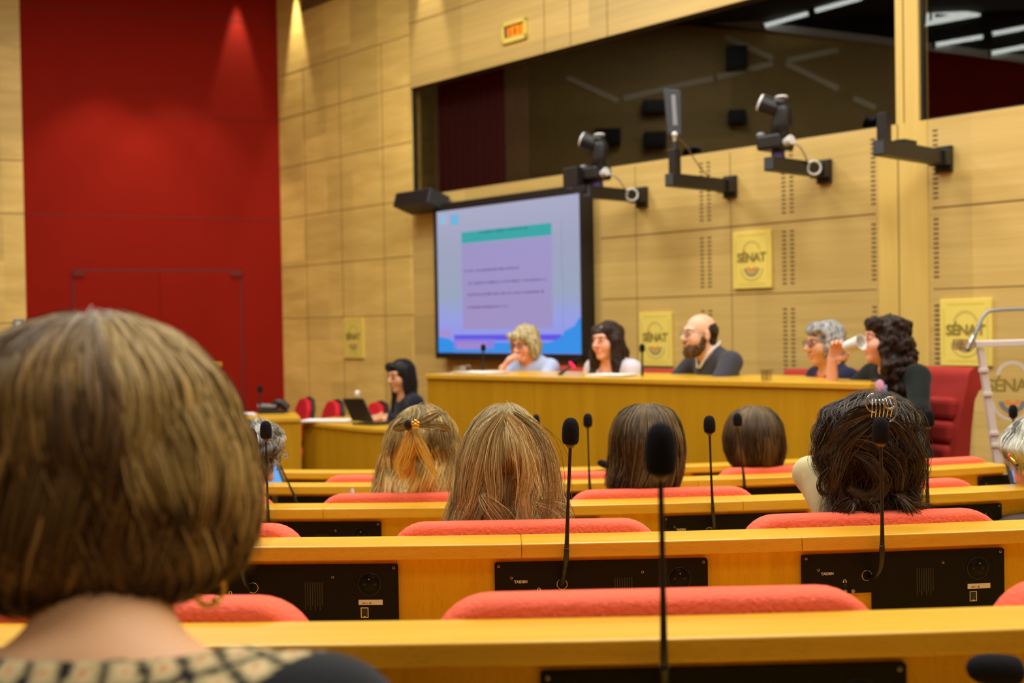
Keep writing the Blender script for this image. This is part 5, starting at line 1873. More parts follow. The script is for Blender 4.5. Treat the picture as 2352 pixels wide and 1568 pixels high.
def locks(info, paths, width, palette, n=40, spread=.006, seed=3, name='loose_lock', taper=.3, k=24, mat='hair', curl=0, curl_f=2, tint=(.96, 1.10, 1.15), vary=.0):
    """bundles of strands along hand-set world paths (list of point lists)"""
    r = np.random.default_rng(seed)
    pal = np.array(palette)
    for pth in paths:
        c = np.array([tuple(v) for v in bez(pth, 10)])
        L = np.concatenate([[0], np.cumsum(np.linalg.norm(np.diff(c, axis=0), axis=1))]); L /= L[-1]
        s = np.linspace(0, 1, k)
        cc = np.stack([np.interp(s, L, c[:, i]) for i in range(3)], -1)
        env = np.sin(PI * np.clip(s * .8 + .12, 0, 1))[None, :, None]
        P = cc[None] + r.normal(0, 1, (n, 1, 3)) * spread * env + r.normal(0, 1, (n, 1, 3)) * spread * .35 * s[None, :, None]
        if curl:
            ph = r.uniform(0, 6.3, (n, 1)) * .3
            P[..., 0] += curl * np.sin(2 * PI * curl_f * s[None] + ph)
            P[..., 1] += curl * np.cos(2 * PI * curl_f * s[None] + ph)
        tan = np.gradient(P, axis=1); tan /= np.linalg.norm(tan, axis=-1, keepdims=True) + 1e-9
        side = np.cross(tan, np.array((0, -1.0, .05)) + r.normal(0, .25, (n, 1, 3))); side /= np.linalg.norm(side, axis=-1, keepdims=True) + 1e-9
        W = width * r.uniform(.5, 1.3, (n, 1)) * np.clip(1 - s[None] * (1 - taper), .1, 1)
        col = pal[r.integers(0, len(pal), n)][:, None, :] * r.uniform(.6, 1.2, (n, 1, 1)) * np.ones((1, k, 1)) * np.array(tint) * (1 + vary * r.uniform(-1, .4))
        V, Q, Cc = strip_mesh(P, W, side, col, name, None)
        mk(name, V, Q, [mat], info['root'], None, True, 0, 2, None, np.clip(Cc, 0, 1))

def c255(*a):
    return srgb(*a)[:3]
# ---- 1. foreground woman with the brown bob
NO1 = ((.030, -.040, -.085), (.146, .142, .106))
def gcol_p1(V, NB, T):
    q = (V - np.array(NO1[0])) / np.array(NO1[1])
    k = np.sqrt((q ** 2).sum(1))
    d = (k - 1) * .118
    az = np.arctan2(q[:, 1], q[:, 0])
    n = 34
    u = (az / (2 * PI) * n) % 1.0
    v = d / .0215
    row = np.floor(v)
    vf = v - row
    col = np.tile(np.array((.006, .007, .0095)), (len(V), 1))
    tile = (u > .24) & (vf > .10) & (vf < .93) & (row >= 0) & (row < 2)
    band = (row >= 0) & (row < 2)
    col[band] = (.008, .008, .009)
    rr_ = np.sqrt((u - .62) ** 2 + (vf - .5) ** 2)
    col[tile] = c255(176, 160, 116)
    col[tile & (rr_ < .24)] = c255(214, 188, 140)
    col[tile & (rr_ < .10)] = c255(190, 130, 90)
    return col
P1 = person('person', 'woman with a brown highlighted bob, gold hoop earring and black top, in the foreground', pt(250, 1086, 1.02), .05, pitch=-.12, lean=.62, skin=srgb(224, 172, 126)[:3], neck=(.026, -.105, -.150), sh=.176,
            arms={1: ((.30, .10, -.40), (.16, .28, -.38)), -1: ((-.28, .10, -.40), (-.12, .28, -.38))}, gcol=gcol_p1, fine=.005, gfine=.0045, gname='black_top', forearm_cloth=True,
            neck_open=[E(NO1[0], NO1[1], .004, None, True)])
rows = [(729, 178, 250), (734, 130, 292), (750, 62, 345), (780, 0, 400), (820, -45, 445), (870, -78, 486), (930, -92, 514), (1000, -100, 538), (1080, -104, 556), (1160, -100, 564), (1230, -88, 560), (1285, -70, 545), (1325, -45, 508), (1352, -10, 465), (1374, 40, 420), (1384, 80, 390)]
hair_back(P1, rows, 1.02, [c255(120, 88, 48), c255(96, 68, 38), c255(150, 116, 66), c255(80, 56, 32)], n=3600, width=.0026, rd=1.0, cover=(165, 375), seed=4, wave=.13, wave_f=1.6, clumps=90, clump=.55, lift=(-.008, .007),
          endspread=.16, rootcol=c255(112, 88, 50), shell_col=c255(30, 20, 12), segs=22, flyaway=120, tip_jit=.35, crown=.0, tint=(1.0, 1.02, .92), streak=[(300, 360, .08, .62, c255(178, 146, 84), .6), (225, 262, .14, .34, c255(70, 54, 44), .5), (200, 340, .80, 1.0, c255(36, 23, 13), .75)], yoff=.0)  # dark last streak paints the shade on the lower ends of the bob
M = HM(P1)
b = B(); cE = pt(482, 1352, .99); b.torus(cE, .0140, .0026, Matrix.Rotation(.9, 4, 'Z') @ Matrix.Rotation(.2, 4, 'Y'), 28, 10); b.ball(cE + Vector((.006, -.004, -.010)), .0042, 0, 10); b.build('hoop_earring', ['gold'], P1['root'], smooth=True)

# ---- 2. woman with long blonde hair, in focus
def gc(*a):
    return lambda V, NB, T: np.tile(np.array(a), (len(V), 1))
BL = [c255(204, 168, 104), c255(176, 140, 82), c255(224, 194, 134), c255(140, 104, 60), c255(164, 136, 92)]
P4 = person('person', 'woman with long straight blonde hair sitting centre left, seen from behind', pt(1165, 1074, 2.62), .0, pitch=-.10, gcol=gc(.012, .012, .014), gname='dark_top', lean=.15)
rows = [(932, 1152, 1172), (937, 1130, 1190), (948, 1112, 1208), (968, 1092, 1225), (1000, 1076, 1244), (1040, 1066, 1262), (1085, 1057, 1274), (1130, 1046, 1285), (1175, 1036, 1296), (1215, 1028, 1308), (1260, 1022, 1316)]
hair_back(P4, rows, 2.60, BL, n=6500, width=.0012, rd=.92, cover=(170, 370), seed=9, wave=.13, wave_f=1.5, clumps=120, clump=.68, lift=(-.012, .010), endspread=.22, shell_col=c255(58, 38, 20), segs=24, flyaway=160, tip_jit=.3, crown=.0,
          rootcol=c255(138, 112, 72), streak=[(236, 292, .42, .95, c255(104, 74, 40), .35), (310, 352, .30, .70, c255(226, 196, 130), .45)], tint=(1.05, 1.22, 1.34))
locks(P4, [[pt(1182, 950, 2.48), pt(1238, 1000, 2.47), pt(1262, 1080, 2.46), pt(1262, 1160, 2.46), pt(1240, 1215, 2.46)], [pt(1168, 955, 2.46), pt(1205, 1010, 2.45), pt(1218, 1090, 2.44), pt(1205, 1150, 2.44), pt(1216, 1215, 2.44)], [pt(1110, 1140, 2.45), pt(1140, 1180, 2.44), pt(1168, 1216, 2.44), pt(1180, 1230, 2.44)], [pt(1150, 950, 2.47), pt(1110, 1000, 2.46), pt(1088, 1080, 2.45), pt(1072, 1170, 2.45), pt(1050, 1222, 2.46)],
           [pt(1236, 1155, 2.47), pt(1275, 1166, 2.48), pt(1300, 1195, 2.48), pt(1306, 1225, 2.49)], [pt(1160, 950, 2.47), pt(1136, 1000, 2.46), pt(1126, 1070, 2.45), pt(1132, 1150, 2.45), pt(1112, 1222, 2.46)], [pt(1200, 962, 2.48), pt(1252, 1030, 2.50), pt(1276, 1120, 2.52), pt(1284, 1200, 2.52)]], .0013, BL, n=64, spread=.012, seed=5, vary=.45, tint=(1.02, 1.2, 1.3))
# ---- 3. woman with half-up blonde hair and a gold flower clip
BR = [c255(158, 124, 70), c255(124, 96, 56), c255(184, 150, 90), c255(100, 74, 46)]
P3 = person('person', 'woman with half-up blonde-tipped hair fastened by a gold flower clip', pt(962, 1041, 3.48), .12, pitch=-.05, gcol=gc(.02, .02, .025), gname='dark_top', lean=.1)
rows = [(934, 962, 985), (939, 940, 1005), (950, 922, 1020), (970, 906, 1034), (1000, 891, 1045), (1040, 880, 1052), (1080, 872, 1052), (1120, 866, 1048), (1150, 862, 1044), (1190, 858, 1040)]
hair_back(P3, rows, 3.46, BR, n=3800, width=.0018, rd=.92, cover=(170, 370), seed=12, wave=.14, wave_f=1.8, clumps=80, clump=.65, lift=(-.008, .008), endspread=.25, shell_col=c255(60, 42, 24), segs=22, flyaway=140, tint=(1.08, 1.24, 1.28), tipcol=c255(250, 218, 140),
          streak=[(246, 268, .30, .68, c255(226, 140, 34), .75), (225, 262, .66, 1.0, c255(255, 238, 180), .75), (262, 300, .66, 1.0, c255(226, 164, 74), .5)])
locks(P3, [[pt(948, 985, 3.30), pt(934, 1020, 3.29), pt(915, 1062, 3.29), pt(925, 1100, 3.29)], [pt(950, 985, 3.30), pt(938, 1030, 3.29), pt(926, 1075, 3.29)], [pt(950, 988, 3.30), pt(965, 1020, 3.29), pt(985, 1060, 3.29), pt(1000, 1095, 3.29)]], .0018, [c255(246, 200, 96), c255(236, 172, 62), c255(246, 214, 130), c255(226, 130, 34)], n=90, spread=.007, seed=6)
locks(P3, [[pt(1010, 948, 3.30), pt(985, 962, 3.29), pt(960, 972, 3.28)], [pt(905, 985, 3.31), pt(925, 978, 3.29), pt(945, 974, 3.28)], [pt(1030, 985, 3.31), pt(1000, 975, 3.29), pt(962, 976, 3.28)], [pt(955, 938, 3.32), pt(952, 955, 3.29), pt(950, 970, 3.28)]], .0018, BR, n=60, spread=.007, seed=8, taper=.6)
cl = pt(948, 973, 3.265)
b = B(); b.ball(cl + Vector((-.012, 0, -.002)), (.012, .008, .017), 0, 12); b.build('hair_tie', ['black'], P3['root'], smooth=True)
b = B()
for i in range(5):
    a = 2 * PI * i / 5 + .3
    b.ball(cl + Vector((.008 + .0075 * math.cos(a), -.010, .0075 * math.sin(a))), (.0055, .003, .0055), 0, 8)
b.ball(cl + Vector((.008, -.013, 0)), .004, 0, 8); b.build('flower_clip', ['gold'], P3['root'], smooth=True)
# ---- 4. brown-haired person with flicked-out nape
DB = [c255(90, 66, 42), c255(64, 45, 29), c255(124, 98, 66), c255(46, 30, 20)]
P5 = person('person', 'brown-haired person with flicked-out nape behind the big blurred microphone', pt(1487, 1037, 3.48), -.05, pitch=-.05, gcol=gc(.03, .03, .035), gname='dark_top', lean=.1)
rows = [(930, 1470, 1500), (934, 1448, 1525), (945, 1430, 1546), (965, 1417, 1558), (1000, 1408, 1567), (1040, 1407, 1570), (1075, 1406, 1567), (1098, 1400, 1562), (1118, 1398, 1556), (1134, 1415, 1545)]
hair_back(P5, rows, 3.46, DB, n=2800, width=.0020, rd=1.05, cover=(165, 375), seed=15, wave=.08, wave_f=1.2, clumps=70, clump=.5, lift=(-.007, .006), endspread=.22, shell_col=c255(34, 22, 15), segs=18, flyaway=60, crown=.018, rootcol=c255(112, 92, 62), tint=(.80, .86, .86))
# ---- 5. short brown hair farther forward
P6 = person('person', 'person with short smooth brown hair in the front row, nearest the podium desk', pt(1735, 1016, 4.47), -.05, pitch=-.05, gcol=gc(.02, .02, .02), gname='dark_top', lean=.1)
rows = [(933, 1722, 1745), (938, 1702, 1766), (950, 1686, 1782), (972, 1674, 1796), (1005, 1666, 1803), (1035, 1668, 1803), (1060, 1680, 1797), (1080, 1698, 1790), (1092, 1705, 1785)]
hair_back(P6, rows, 4.45, [c255(74, 48, 26), c255(54, 34, 20), c255(98, 70, 42), c255(40, 24, 14)], n=2200, width=.0026, rd=1.05, cover=(165, 375), seed=18, wave=.06, wave_f=1.2, clumps=60, clump=.4, lift=(-.006, .006), endspread=.12, shell_col=c255(30, 18, 11), segs=16, flyaway=40, rootcol=c255(118, 96, 66), crown=.01)
# ---- 6. dark pinned-up hair
DK = [c255(52, 38, 28), c255(38, 27, 20), c255(84, 66, 48), c255(28, 20, 16), c255(66, 50, 38)]
def gcol_floral(V, NB, T):
    r = np.random.default_rng(2)
    col = np.tile(np.array(c255(198, 188, 142)), (len(V), 1))
    for i in range(260):
        c = V[r.integers(0, len(V))]
        d = np.sqrt(((V - c) ** 2).sum(1))
        col[d < r.uniform(.003, .010)] = (c255(176, 170, 186), c255(214, 204, 120), c255(190, 182, 150))[i % 3]
    return col
P7 = person('person', 'woman with dark curly pinned-up hair, clear claw clip and cream floral top', pt(1994, 1052, 2.55), -.05, pitch=-.05, gcol=gcol_floral, gname='floral_top', lean=.1, neck=(.028, -.03, -.150), sh=.068,
            girth=.8, arms={-1: ((-.098, .13, -.050), (-.03, .32, -.06)), 1: ((.24, .06, -.40), (.12, .26, -.42))}, gfine=.008)
rows = [(904, 1994, 2022), (909, 1968, 2048), (920, 1940, 2070), (940, 1911, 2086), (975, 1893, 2094), (1020, 1888, 2097), (1070, 1896, 2098), (1110, 1908, 2096), (1150, 1910, 2098), (1175, 1904, 2104), (1198, 1896, 2112)]
def flow7(phi, t, s, r):
    n = phi.shape[0]
    sw = np.where(r.random(n) < .5, 1, -1)[:, None] * r.uniform(.2, .9, n)[:, None]
    return phi + sw * np.sin(PI * s) * .5
hair_back(P7, rows, 2.55, DK, n=3600, width=.0017, rd=.95, cover=(165, 375), seed=21, wave=.20, wave_f=2.2, clumps=70, clump=.45, lift=(-.010, .012), endspread=.30, shell_col=c255(24, 17, 13), segs=26, flyaway=220, curl=.005, curl_f=3.0, tip_jit=.8, flow=flow7)
def q7(x, y, d=-.125):
    return pt(x, y, 2.55 + d)
locks(P7, [[q7(1905, 960, -.05), q7(1888, 1000, -.04), q7(1880, 1035, -.03), q7(1896, 1055, -.03), q7(1886, 1030, -.03)], [q7(1892, 1020, -.02), q7(1876, 1040, -.02), q7(1886, 1062, -.02), q7(1900, 1050, -.02)], [q7(1905, 1075), q7(1885, 1100), q7(1884, 1125), q7(1900, 1135), q7(1908, 1118)],
           [q7(2096, 1040, -.05), q7(2110, 1070, -.04), q7(2098, 1085, -.03), q7(2104, 1100, -.03)]], .0015, DK, n=36, spread=.003, seed=31)
locks(P7, [[q7(2040, 940), q7(1985, 950), q7(1930, 985), q7(1900, 1030, -.12)], [q7(2010, 960), q7(1965, 1000), q7(1925, 1060), q7(1915, 1120, -.12)], [q7(2020, 955), q7(2070, 985), q7(2105, 1040, -.12), q7(2112, 1100, -.1)], [q7(1960, 1040), q7(2000, 1060), q7(2030, 1100), q7(1998, 1142), q7(1958, 1125)], [q7(1952, 1010), q7(2010, 1020), q7(2060, 1060), q7(2070, 1120)],
           [q7(1950, 1150), q7(1935, 1185), q7(1925, 1200)], [q7(2000, 1150), q7(2005, 1185), q7(1998, 1200)], [q7(2060, 1140), q7(2095, 1170), q7(2130, 1178, -.08), q7(2160, 1190, -.06)]], .0016, DK + [c255(104, 82, 60)], n=110, spread=.010, seed=32, curl=.004, curl_f=1.5)
b = B()
cp = pt(2024, 930, 2.405)
b.torus(cp + Vector((.018, 0, .004)), .012, .0022, None, 20, 8)
b.torus(cp + Vector((-.010, .004, .004)), .020, .0020, None, 20, 8, 0, PI * .55, PI * 1.5)
b.torus(cp + Vector((.008, .002, -.012)), .024, .0020, None, 20, 8, 0, -1.2, .7)
for i in range(6):
    x = -.018 + i * .007
    b.tube(bez([cp + Vector((x, 0, .012)), cp + Vector((x * 1.15, -.008, -.006)), cp + Vector((x * 1.1, .002, -.026))], 5), .0016, 6)
b.build('claw_clip', ['clipglass'], P7['root'], smooth=True)
# ---- 7. grey curly-haired man behind the bob
P2 = person('person', 'man with grey curly hair partly hidden behind the brown bob', pt(557, 1078, 3.48), .12, pitch=-.05, male=True, skin='pink', gcol=gc(.05, .06, .10), gname='dark_shirt', lean=.1)
rows = [(968, 578, 596), (972, 560, 612), (984, 546, 628), (1005, 539, 638), (1030, 536, 636), (1050, 538, 624), (1075, 542, 612), (1100, 552, 604), (1118, 560, 598)]
hair_back(P2, rows, 3.46, [c255(150, 138, 122), c255(110, 98, 86), c255(196, 188, 176), c255(80, 66, 54)], n=2000, width=.0020, rd=1.05, cover=(165, 375), seed=24, wave=.2, wave_f=2.5, clumps=50, clump=.4, lift=(-.008, .010), endspread=.2, shell_col=c255(54, 42, 34), segs=18, curl=.004, curl_f=4, streak=[(200, 330, .42, 1, c255(58, 44, 34), .8)], flyaway=60)
locks(P2, [[pt(640, 1020, 3.42), pt(650, 1035, 3.42), pt(640, 1048, 3.42), pt(645, 1058, 3.42)], [pt(645, 1042, 3.42), pt(660, 1048, 3.42), pt(658, 1036, 3.42)], [pt(630, 1055, 3.42), pt(642, 1068, 3.42), pt(634, 1080, 3.42)]], .0016, [c255(190, 176, 160), c255(150, 130, 110)], n=16, spread=.002, seed=33)
# ---- 8. silver-haired person at the right edge
P8 = person('person', 'silver-haired person with colourful glasses at the right edge, before a blue laptop', pt(2402, 1066, 3.48), .30, pitch=-.2, skin='pink', gcol=gc(.10, .08, .08), gname='top', lean=.15)
rows = [(958, 2375, 2400), (966, 2352, 2420), (982, 2336, 2438), (1005, 2323, 2452), (1030, 2314, 2458), (1048, 2326, 2456), (1070, 2340, 2452), (1092, 2352, 2444)]
hair_back(P8, rows, 3.46, [c255(188, 178, 160), c255(160, 150, 132), c255(212, 204, 188), c255(134, 124, 108)], n=2000, width=.0022, rd=1.0, cover=(150, 390), seed=27, wave=.12, wave_f=1.5, clumps=50, clump=.5, lift=(-.006, .008), endspread=.2, shell_col=c255(110, 100, 86), segs=18, flyaway=50)
b = B()
b.tube([pt(2313, 1046, 3.30), pt(2322, 1052, 3.28), pt(2331, 1061, 3.27), pt(2338, 1068, 3.27)], .0026, 8); b.build('glasses_temple', ['gold'], P8['root'], smooth=True)
b = B(); b.torus(pt(2318, 1048, 3.29), .008, .0018, Matrix.Rotation(1.1, 4, 'Z'), 18, 6); b.build('glasses_rim', ['seat'], P8['root'], smooth=True)
b = B(); b.ball(pt(2336, 1067, 3.268), (.005, .003, .004), 0, 8); b.build('glasses_tip', ['black'], P8['root'], smooth=True)

# ------------------------------------------------------------------ speakers at the podium
YP = 1.9    # turned three quarters to the left of the photo
# 9. dark long-haired woman typing at the laptop
zt2 = .79
P9h = pt(921, 863, 8.75)
P9 = person('person', 'woman with long straight black hair and navy jacket typing at the laptop', P9h, 2.05, pitch=-.10, hyaw=.25, skin='tan', gcol=gc(.010, .012, .022), gname='navy_jacket', lean=.12, sh=.165,
            arms={1: ((.20, -.02, -.36), (.10, .12, -.295), ((-.1, 1, -.1), (0, 0, -1), -1, .4)), -1: ((-.20, -.02, -.36), (-.06, .14, -.295), ((.1, 1, -.1), (0, 0, -1), 1, .4))})
BK = (c255(14, 12, 13), c255(34, 30, 32))
sdf_hair(P9, [E((0, -.020, .035), (.088, .104, .094), 0), E((0, -.06, -.06), (.090, .06, .12), .03), E((.075, -.005, -.07), (.026, .05, .14), .03), E((-.075, -.005, -.07), (.026, .05, .14), .03), C((.06, .01, -.15), (.075, .05, -.30), .036, .024, .03), C((-.06, -.03, -.15), (-.08, -.02, -.30), .04, .03, .03), E((0, -.075, -.22), (.085, .035, .12), .03), E((.02, .072, .075), (.06, .03, .035), .02),
              E((0, .125, -.035), (.060, .085, .088), .006, None, True)], BK, noise=(.003, 70), seed=2, zs=.25)
nb = P9['T']((-.10, .10, -.16))
bp = P9['Mh'] @ Vector(nb)
b = B(); MB = Matrix.Translation(bp) @ Matrix.Rotation(2.05, 4, 'Z'); b.box((-.045, .0, -.032), (.045, .010, .032), 0, MB); b.build('name_badge', ['paper'], P9['root'])
# 10. blonde woman with glasses, chin on hand
P10h = pt(1206, 788, 8.05)
P10 = person('person', 'blonde woman with glasses in a light blue shirt resting her chin on her hand', P10h, 2.35, pitch=-.24, hyaw=.10, roll=.05, skin='pink', gcol=gc(*c255(170, 186, 226)), gname='light_blue_shirt', lean=.10, sh=.17, forearm_cloth=(-1,), collar=.07,
             neck=(0, -.06, -.115), arms={1: ((.06, .21, -.345), (.045, .175, -.165), ((-.40, -.30, .75), (-.55, -.65, -.3), 1, .8)), -1: ((-.22, .12, -.36), (-.04, .32, -.38))})
sdf_hair(P10, [E((0, -.018, .036), (.090, .106, .092), 0), E((.080, .005, -.035), (.026, .055, .07), .03), E((-.080, .005, -.035), (.028, .055, .075), .03), E((0, -.075, -.045), (.075, .045, .07), .03), E((.03, .075, .070), (.055, .028, .030), .02), E((-.05, .062, .055), (.03, .032, .04), .02),
               E((.0, .130, -.040), (.056, .085, .085), .006, None, True)], (c255(112, 98, 68), c255(206, 192, 146)), noise=(.007, 62), seed=3, zs=.6)
glasses(P10, .0022, .020, 'black')
# 11. dark wavy-haired woman in a pale shirt
P11h = pt(1394, 783, 7.45)
P11 = person('person', 'woman with long dark wavy hair in a pale lilac shirt at the podium', P11h, 2.30, pitch=.0, hyaw=.05, skin='pink', gcol=gc(*c255(204, 200, 216)), gname='pale_shirt', lean=.05, sh=.172, neck=(0, -.04, -.125), collar=.065,
             neck_open=[E((0, .02, -.155), (.065, .075, .075), .012, None, True), C((0, .07, -.19), (0, .13, -.31), .04, .008, .01, True)])
sdf_hair(P11, [E((0, -.022, .036), (.090, .104, .092), 0), E((.085, -.010, -.06), (.038, .065, .115), .03), E((-.085, -.010, -.06), (.038, .065, .115), .03), E((0, -.075, -.09), (.10, .06, .13), .03), C((.085, .0, -.12), (.10, .035, -.215), .042, .026, .03), C((-.085, .0, -.12), (-.095, .02, -.20), .042, .028, .03), E((.05, .056, .068), (.036, .024, .034), .02), E((-.05, .056, .068), (.036, .024, .034), .02),
               E((0, .130, -.040), (.058, .085, .096), .006, None, True)], (c255(22, 15, 13), c255(58, 42, 36)), noise=(.009, 48), seed=4)
# 12. bald bearded man with glasses
P12h = pt(1606, 768, 6.98)
P12 = person('person', 'bald bearded man with glasses in a dark grey sweater at the podium', P12h, 1.95, pitch=.02, hyaw=-.02, skin='fair', male=True, gcol=lambda V, NB, T: np.tile(np.array(c255(58, 58, 68)), (len(V), 1)), gname='grey_sweater', lean=.30, sh=.20, girth=1.15, collar=.07, neck=(0, -.075, -.115),
             arms={1: ((.28, .12, -.40), (.10, .32, -.42)), -1: ((-.28, .12, -.40), (-.06, .34, -.42))})
sdf_hair(P12, [E((0, -.040, .022), (.084, .080, .070), 0), E((0, -.058, -.035), (.064, .048, .055), .02),
               E((0, .04, .125), (.12, .125, .052), .006, None, True), E((0, .104, .0), (.12, .098, .2), .006, None, True)], (c255(30, 22, 18), c255(62, 46, 37)), noise=(.0022, 140), seed=5, f=.0045)
sdf_hair(P12, [E((0, .030, -.078), (.064, .062, .058), 0), E((0, .070, -.108), (.040, .034, .036), .02), E((.058, .01, -.05), (.012, .024, .05), .015), E((-.058, .01, -.05), (.012, .024, .05), .015), E((0, .102, -.048), (.028, .010, .007), .006),
               E((0, .112, -.062), (.019, .012, .006), .003, None, True), E((.03, .088, -.012), (.036, .06, .036), .01, None, True), E((-.03, .088, -.012), (.036, .06, .036), .01, None, True), E((0, .11, -.02), (.03, .04, .026), .006, None, True), E((0, -.05, -.12), (.1, .06, .06), .01, None, True)], (c255(60, 42, 30), c255(106, 78, 56)), name='beard', noise=(.0022, 140), seed=6, f=.0045)
glasses(P12, .0020, .021, 'grey')
b = B()
T_ = P12['T']
for sx in (-1, 1):
    q = [P12['Mh'] @ Vector(T_(p)) for p in ((sx * .062, -.045, .048), (sx * .066, .035, .034), (sx * .028, .098, -.045), (sx * .012, .094, -.03), (sx * .050, .035, .055), (sx * .046, -.040, .065))]
    b.tube(bez([P12['Mh'] @ Vector(T_(p)) for p in ((sx * .02, -.075, .05), (sx * .066, -.02, .045), (sx * .060, .05, .015), (sx * .012, .105, -.055))], 6), .008, 8)
b.build('shirt_collar', ['cream'], P12['root'], smooth=True)
# 13. grey-haired woman in navy
P13h = pt(1893, 790, 6.45)
P13 = person('person', 'woman with short grey hair, glasses and navy cardigan over a red top', P13h, 1.85, pitch=.0, hyaw=.0, skin='tan', gcol=lambda V, NB, T: np.where(((np.abs(V[:, 0] - NB[0]) < .055 + .12 * np.clip(-(V[:, 2] - NB[2]) - .05, 0, .3)) & (V[:, 1] > NB[1] + .02))[:, None], np.array([c255(176, 26, 44)]), np.array([c255(26, 28, 58)])), gname='cardigan', lean=.05, sh=.165, collar=.075, neck=(0, -.04, -.135))
sdf_hair(P13, [E((0, -.022, .044), (.092, .106, .090), 0), E((.076, -.02, -.01), (.026, .060, .06), .03), E((-.076, -.02, -.01), (.026, .060, .06), .03), E((0, -.085, -.04), (.072, .045, .085), .03), E((.0, .066, .080), (.068, .034, .036), .02), C((.074, .02, -.01), (.072, .034, -.05), .012, .006, .012), C((-.074, .02, -.01), (-.072, .034, -.05), .012, .006, .012),
               E((0, .130, -.035), (.062, .085, .090), .006, None, True), E((.09, .002, -.022), (.02, .022, .030), .004, None, True), E((-.09, .002, -.022), (.02, .022, .030), .004, None, True)], (c255(74, 74, 78), c255(176, 176, 176)), noise=(.007, 60), seed=7)
glasses(P13, .0020, .020, 'purple')
bp = P13['Mh'] @ Vector(P13['T']((-.075, .112, -.10)))
b = B(); b.ball(bp, (.026, .020, .026), 0, 12); b.build('brooch', ['lens_white'], P13['root'], smooth=True)
# 14. curly-haired woman drinking
P14h = pt(2032, 782, 5.98)
P14 = person('person', 'woman with dark curly hair and dark green blouse drinking from a white cup', P14h, 1.95, pitch=.10, hyaw=-.42, skin='pink', gcol=lambda V, NB, T: np.tile(np.array(c255(24, 30, 27)), (len(V), 1)), gname='green_blouse', lean=.10, sh=.175, neck=(0, -.05, -.13), forearm_cloth=(-1,), collar=.07,
             girth=1.08, arms={1: ((.213, .170, -.36), (.174, .193, -.10), ((-.40, -.05, .80), (-.38, .38, -.2), 1, .75)), -1: ((-.27, .02, -.34), (-.14, .24, -.38))})
CU = [E((0, -.022, .040), (.094, .108, .094), 0)]
rc_ = random.Random(5)
for i in range(76):
    a = rc_.uniform(PI * 1.02, PI * 2.0) if i % 3 else rc_.choice((rc_.uniform(-.35, .1), rc_.uniform(PI - .75, PI + .35)))
    zz_ = rc_.uniform(-.25, .10)
    rad = .098 + (.020 if zz_ < .03 else -.02) + (.012 if zz_ < -.1 else 0)
    CU.append(E((rad * math.cos(a) * .95, -.03 + rad * math.sin(a) * .85, zz_), (rc_.uniform(.020, .034),) * 3, .015))
CU += [E((-.082, -.005, -.05), (.028, .048, .085), .02), E((-.075, -.035, -.14), (.04, .06, .12), .02), E((0, -.10, -.13), (.09, .05, .14), .03), E((.05, .06, .075), (.045, .035, .035), .02), E((-.04, .066, .078), (.045, .032, .032), .02), E((.01, .140, -.035), (.055, .080, .09), .006, None, True)]
sdf_hair(P14, CU, (c255(16, 12, 11), c255(56, 42, 36)), noise=(.010, 80), seed=8)
cup_p = pt(1961, 791, 5.86)
t = thing('paper_cup', 'white paper cup held to the mouth of the curly-haired woman', 'cup', Matrix.Translation(cup_p))
ax = (pt(1944, 796, 5.90) - pt(1980, 784, 5.82)).normalized()
A = align(cup_p - ax * .045, ax)
b = B(); b.lathe([(.001, .095), (.028, .095), (.037, .0), (.040, -.004), (.036, -.003), (.026, .09), (.001, .09)][::-1], 24, 0, A); b.build('cup_body', ['white'], t, smooth=False)
bd = thing('name_badge', 'name badge card hanging before the green blouse, above the claw clip', 'badge', Matrix.Translation(pt(2024, 895, 5.72)))
b = B(); q = [pt(2012, 908, 5.72), pt(2037, 908, 5.72), pt(2037, 884, 5.72), pt(2012, 884, 5.72)]; slab(b, q, (0, .004, 0)); b.build('card', ['badge_blue'], bd)
b = B(); b.ball(pt(2021, 886, 5.71), (.022, .004, .030), 0, 10); b.build('print', ['badge_pink'], bd, smooth=True)
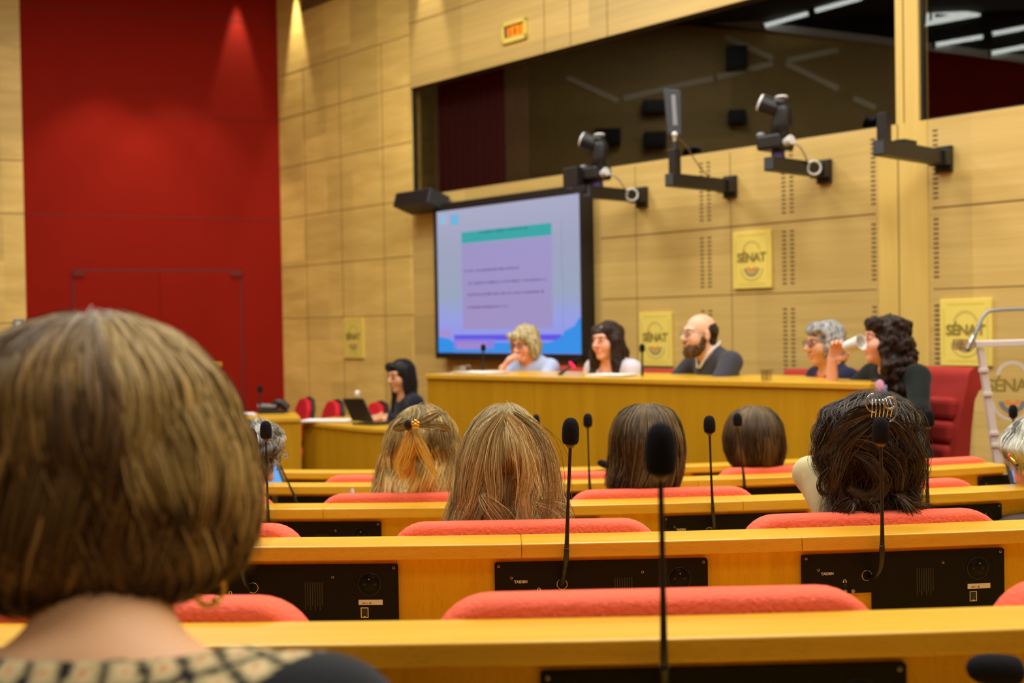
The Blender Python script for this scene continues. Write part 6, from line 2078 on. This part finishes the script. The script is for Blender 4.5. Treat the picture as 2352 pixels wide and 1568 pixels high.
# ------------------------------------------------------------------ light
def area(name, loc, size, power, rot=(0, 0, 0), col=(1, .96, .88), spread=PI):
    l = bpy.data.lights.new(name, 'AREA')
    l.shape = 'RECTANGLE'
    l.size, l.size_y = size
    l.energy = power
    l.color = col
    l.spread = spread
    o = bpy.data.objects.new(name, l)
    o.location = loc
    o.rotation_euler = rot
    COL.objects.link(o)
    return o
LP = .94
for i, (x, y) in enumerate(((-2.4, 1.9), (.9, 2.0), (4.0, 2.2), (-2.0, 5.2), (1.2, 4.9), (3.7, 4.2))):
    area('overhead_area', (x, y, H - .06), (2.4, 1.5), (112, 125, 140, 110, 120, 130)[i] * LP)
area('overhead_area', (.4, 7.6, H - .06), (2.2, 1.2), 85 * LP)
area('overhead_area', (-2.6, 8.6, H - .06), (2.0, 1.2), 185 * LP)  # extra lamp added to brighten the back left corner
area('overhead_area', (.8, -1.2, H - .06), (2.4, 1.2), 50 * LP)  # fill added behind the camera for seat backs and desk fronts
def spot(loc, target, power, ang, blend=.6, col=(1, .9, .7), r=.03):
    l = bpy.data.lights.new('wall_washer', 'SPOT')
    l.energy = power
    l.spot_size = ang
    l.spot_blend = blend
    l.color = col
    l.shadow_soft_size = r
    o = bpy.data.objects.new('wall_washer', l)
    o.location = loc
    o.rotation_euler = (Vector(target) - Vector(loc)).to_track_quat('-Z', 'Y').to_euler()
    COL.objects.link(o)
    return o
def wspot(px, off, power, ang, zoff=0.0):
    s, _ = wc(px, 100)
    p = WALLM @ Vector((s, -off, H - .15 + zoff))
    q = WALLM @ Vector((s, -.02, 1.5))
    return spot(p, q, power, ang)
wspot(682, .09, 230, .56, .09)
wspot(988, .09, 230, .56, .09)
for px, off, pw, an, zo in ((545, .10, 130, .55, .12), (230, .9, 100, 1.2, -.3), (400, .9, 80, 1.2, -.3)):
    x, _ = rc(px, 100)
    p = REDM @ Vector((x, -off, H - .2 + zo))
    q = REDM @ Vector((x, -.02 - off * .2, 1.2))
    spot(p, q, pw, an)
w = bpy.data.worlds.new('world')
SC.world = w
w.use_nodes = True
w.node_tree.nodes['Background'].inputs[0].default_value = (.9, .85, .75, 1)
w.node_tree.nodes['Background'].inputs[1].default_value = .05
SC.view_settings.view_transform = 'Standard'
SC.view_settings.look = 'None'
SC.view_settings.exposure = 0.0
SC.cycles.max_bounces = 8
SC.cycles.diffuse_bounces = 4
SC.cycles.glossy_bounces = 3
SC.cycles.transparent_max_bounces = 12
SC.cycles.caustics_reflective = False
SC.cycles.caustics_refractive = False
SC.cycles.sample_clamp_indirect = 6
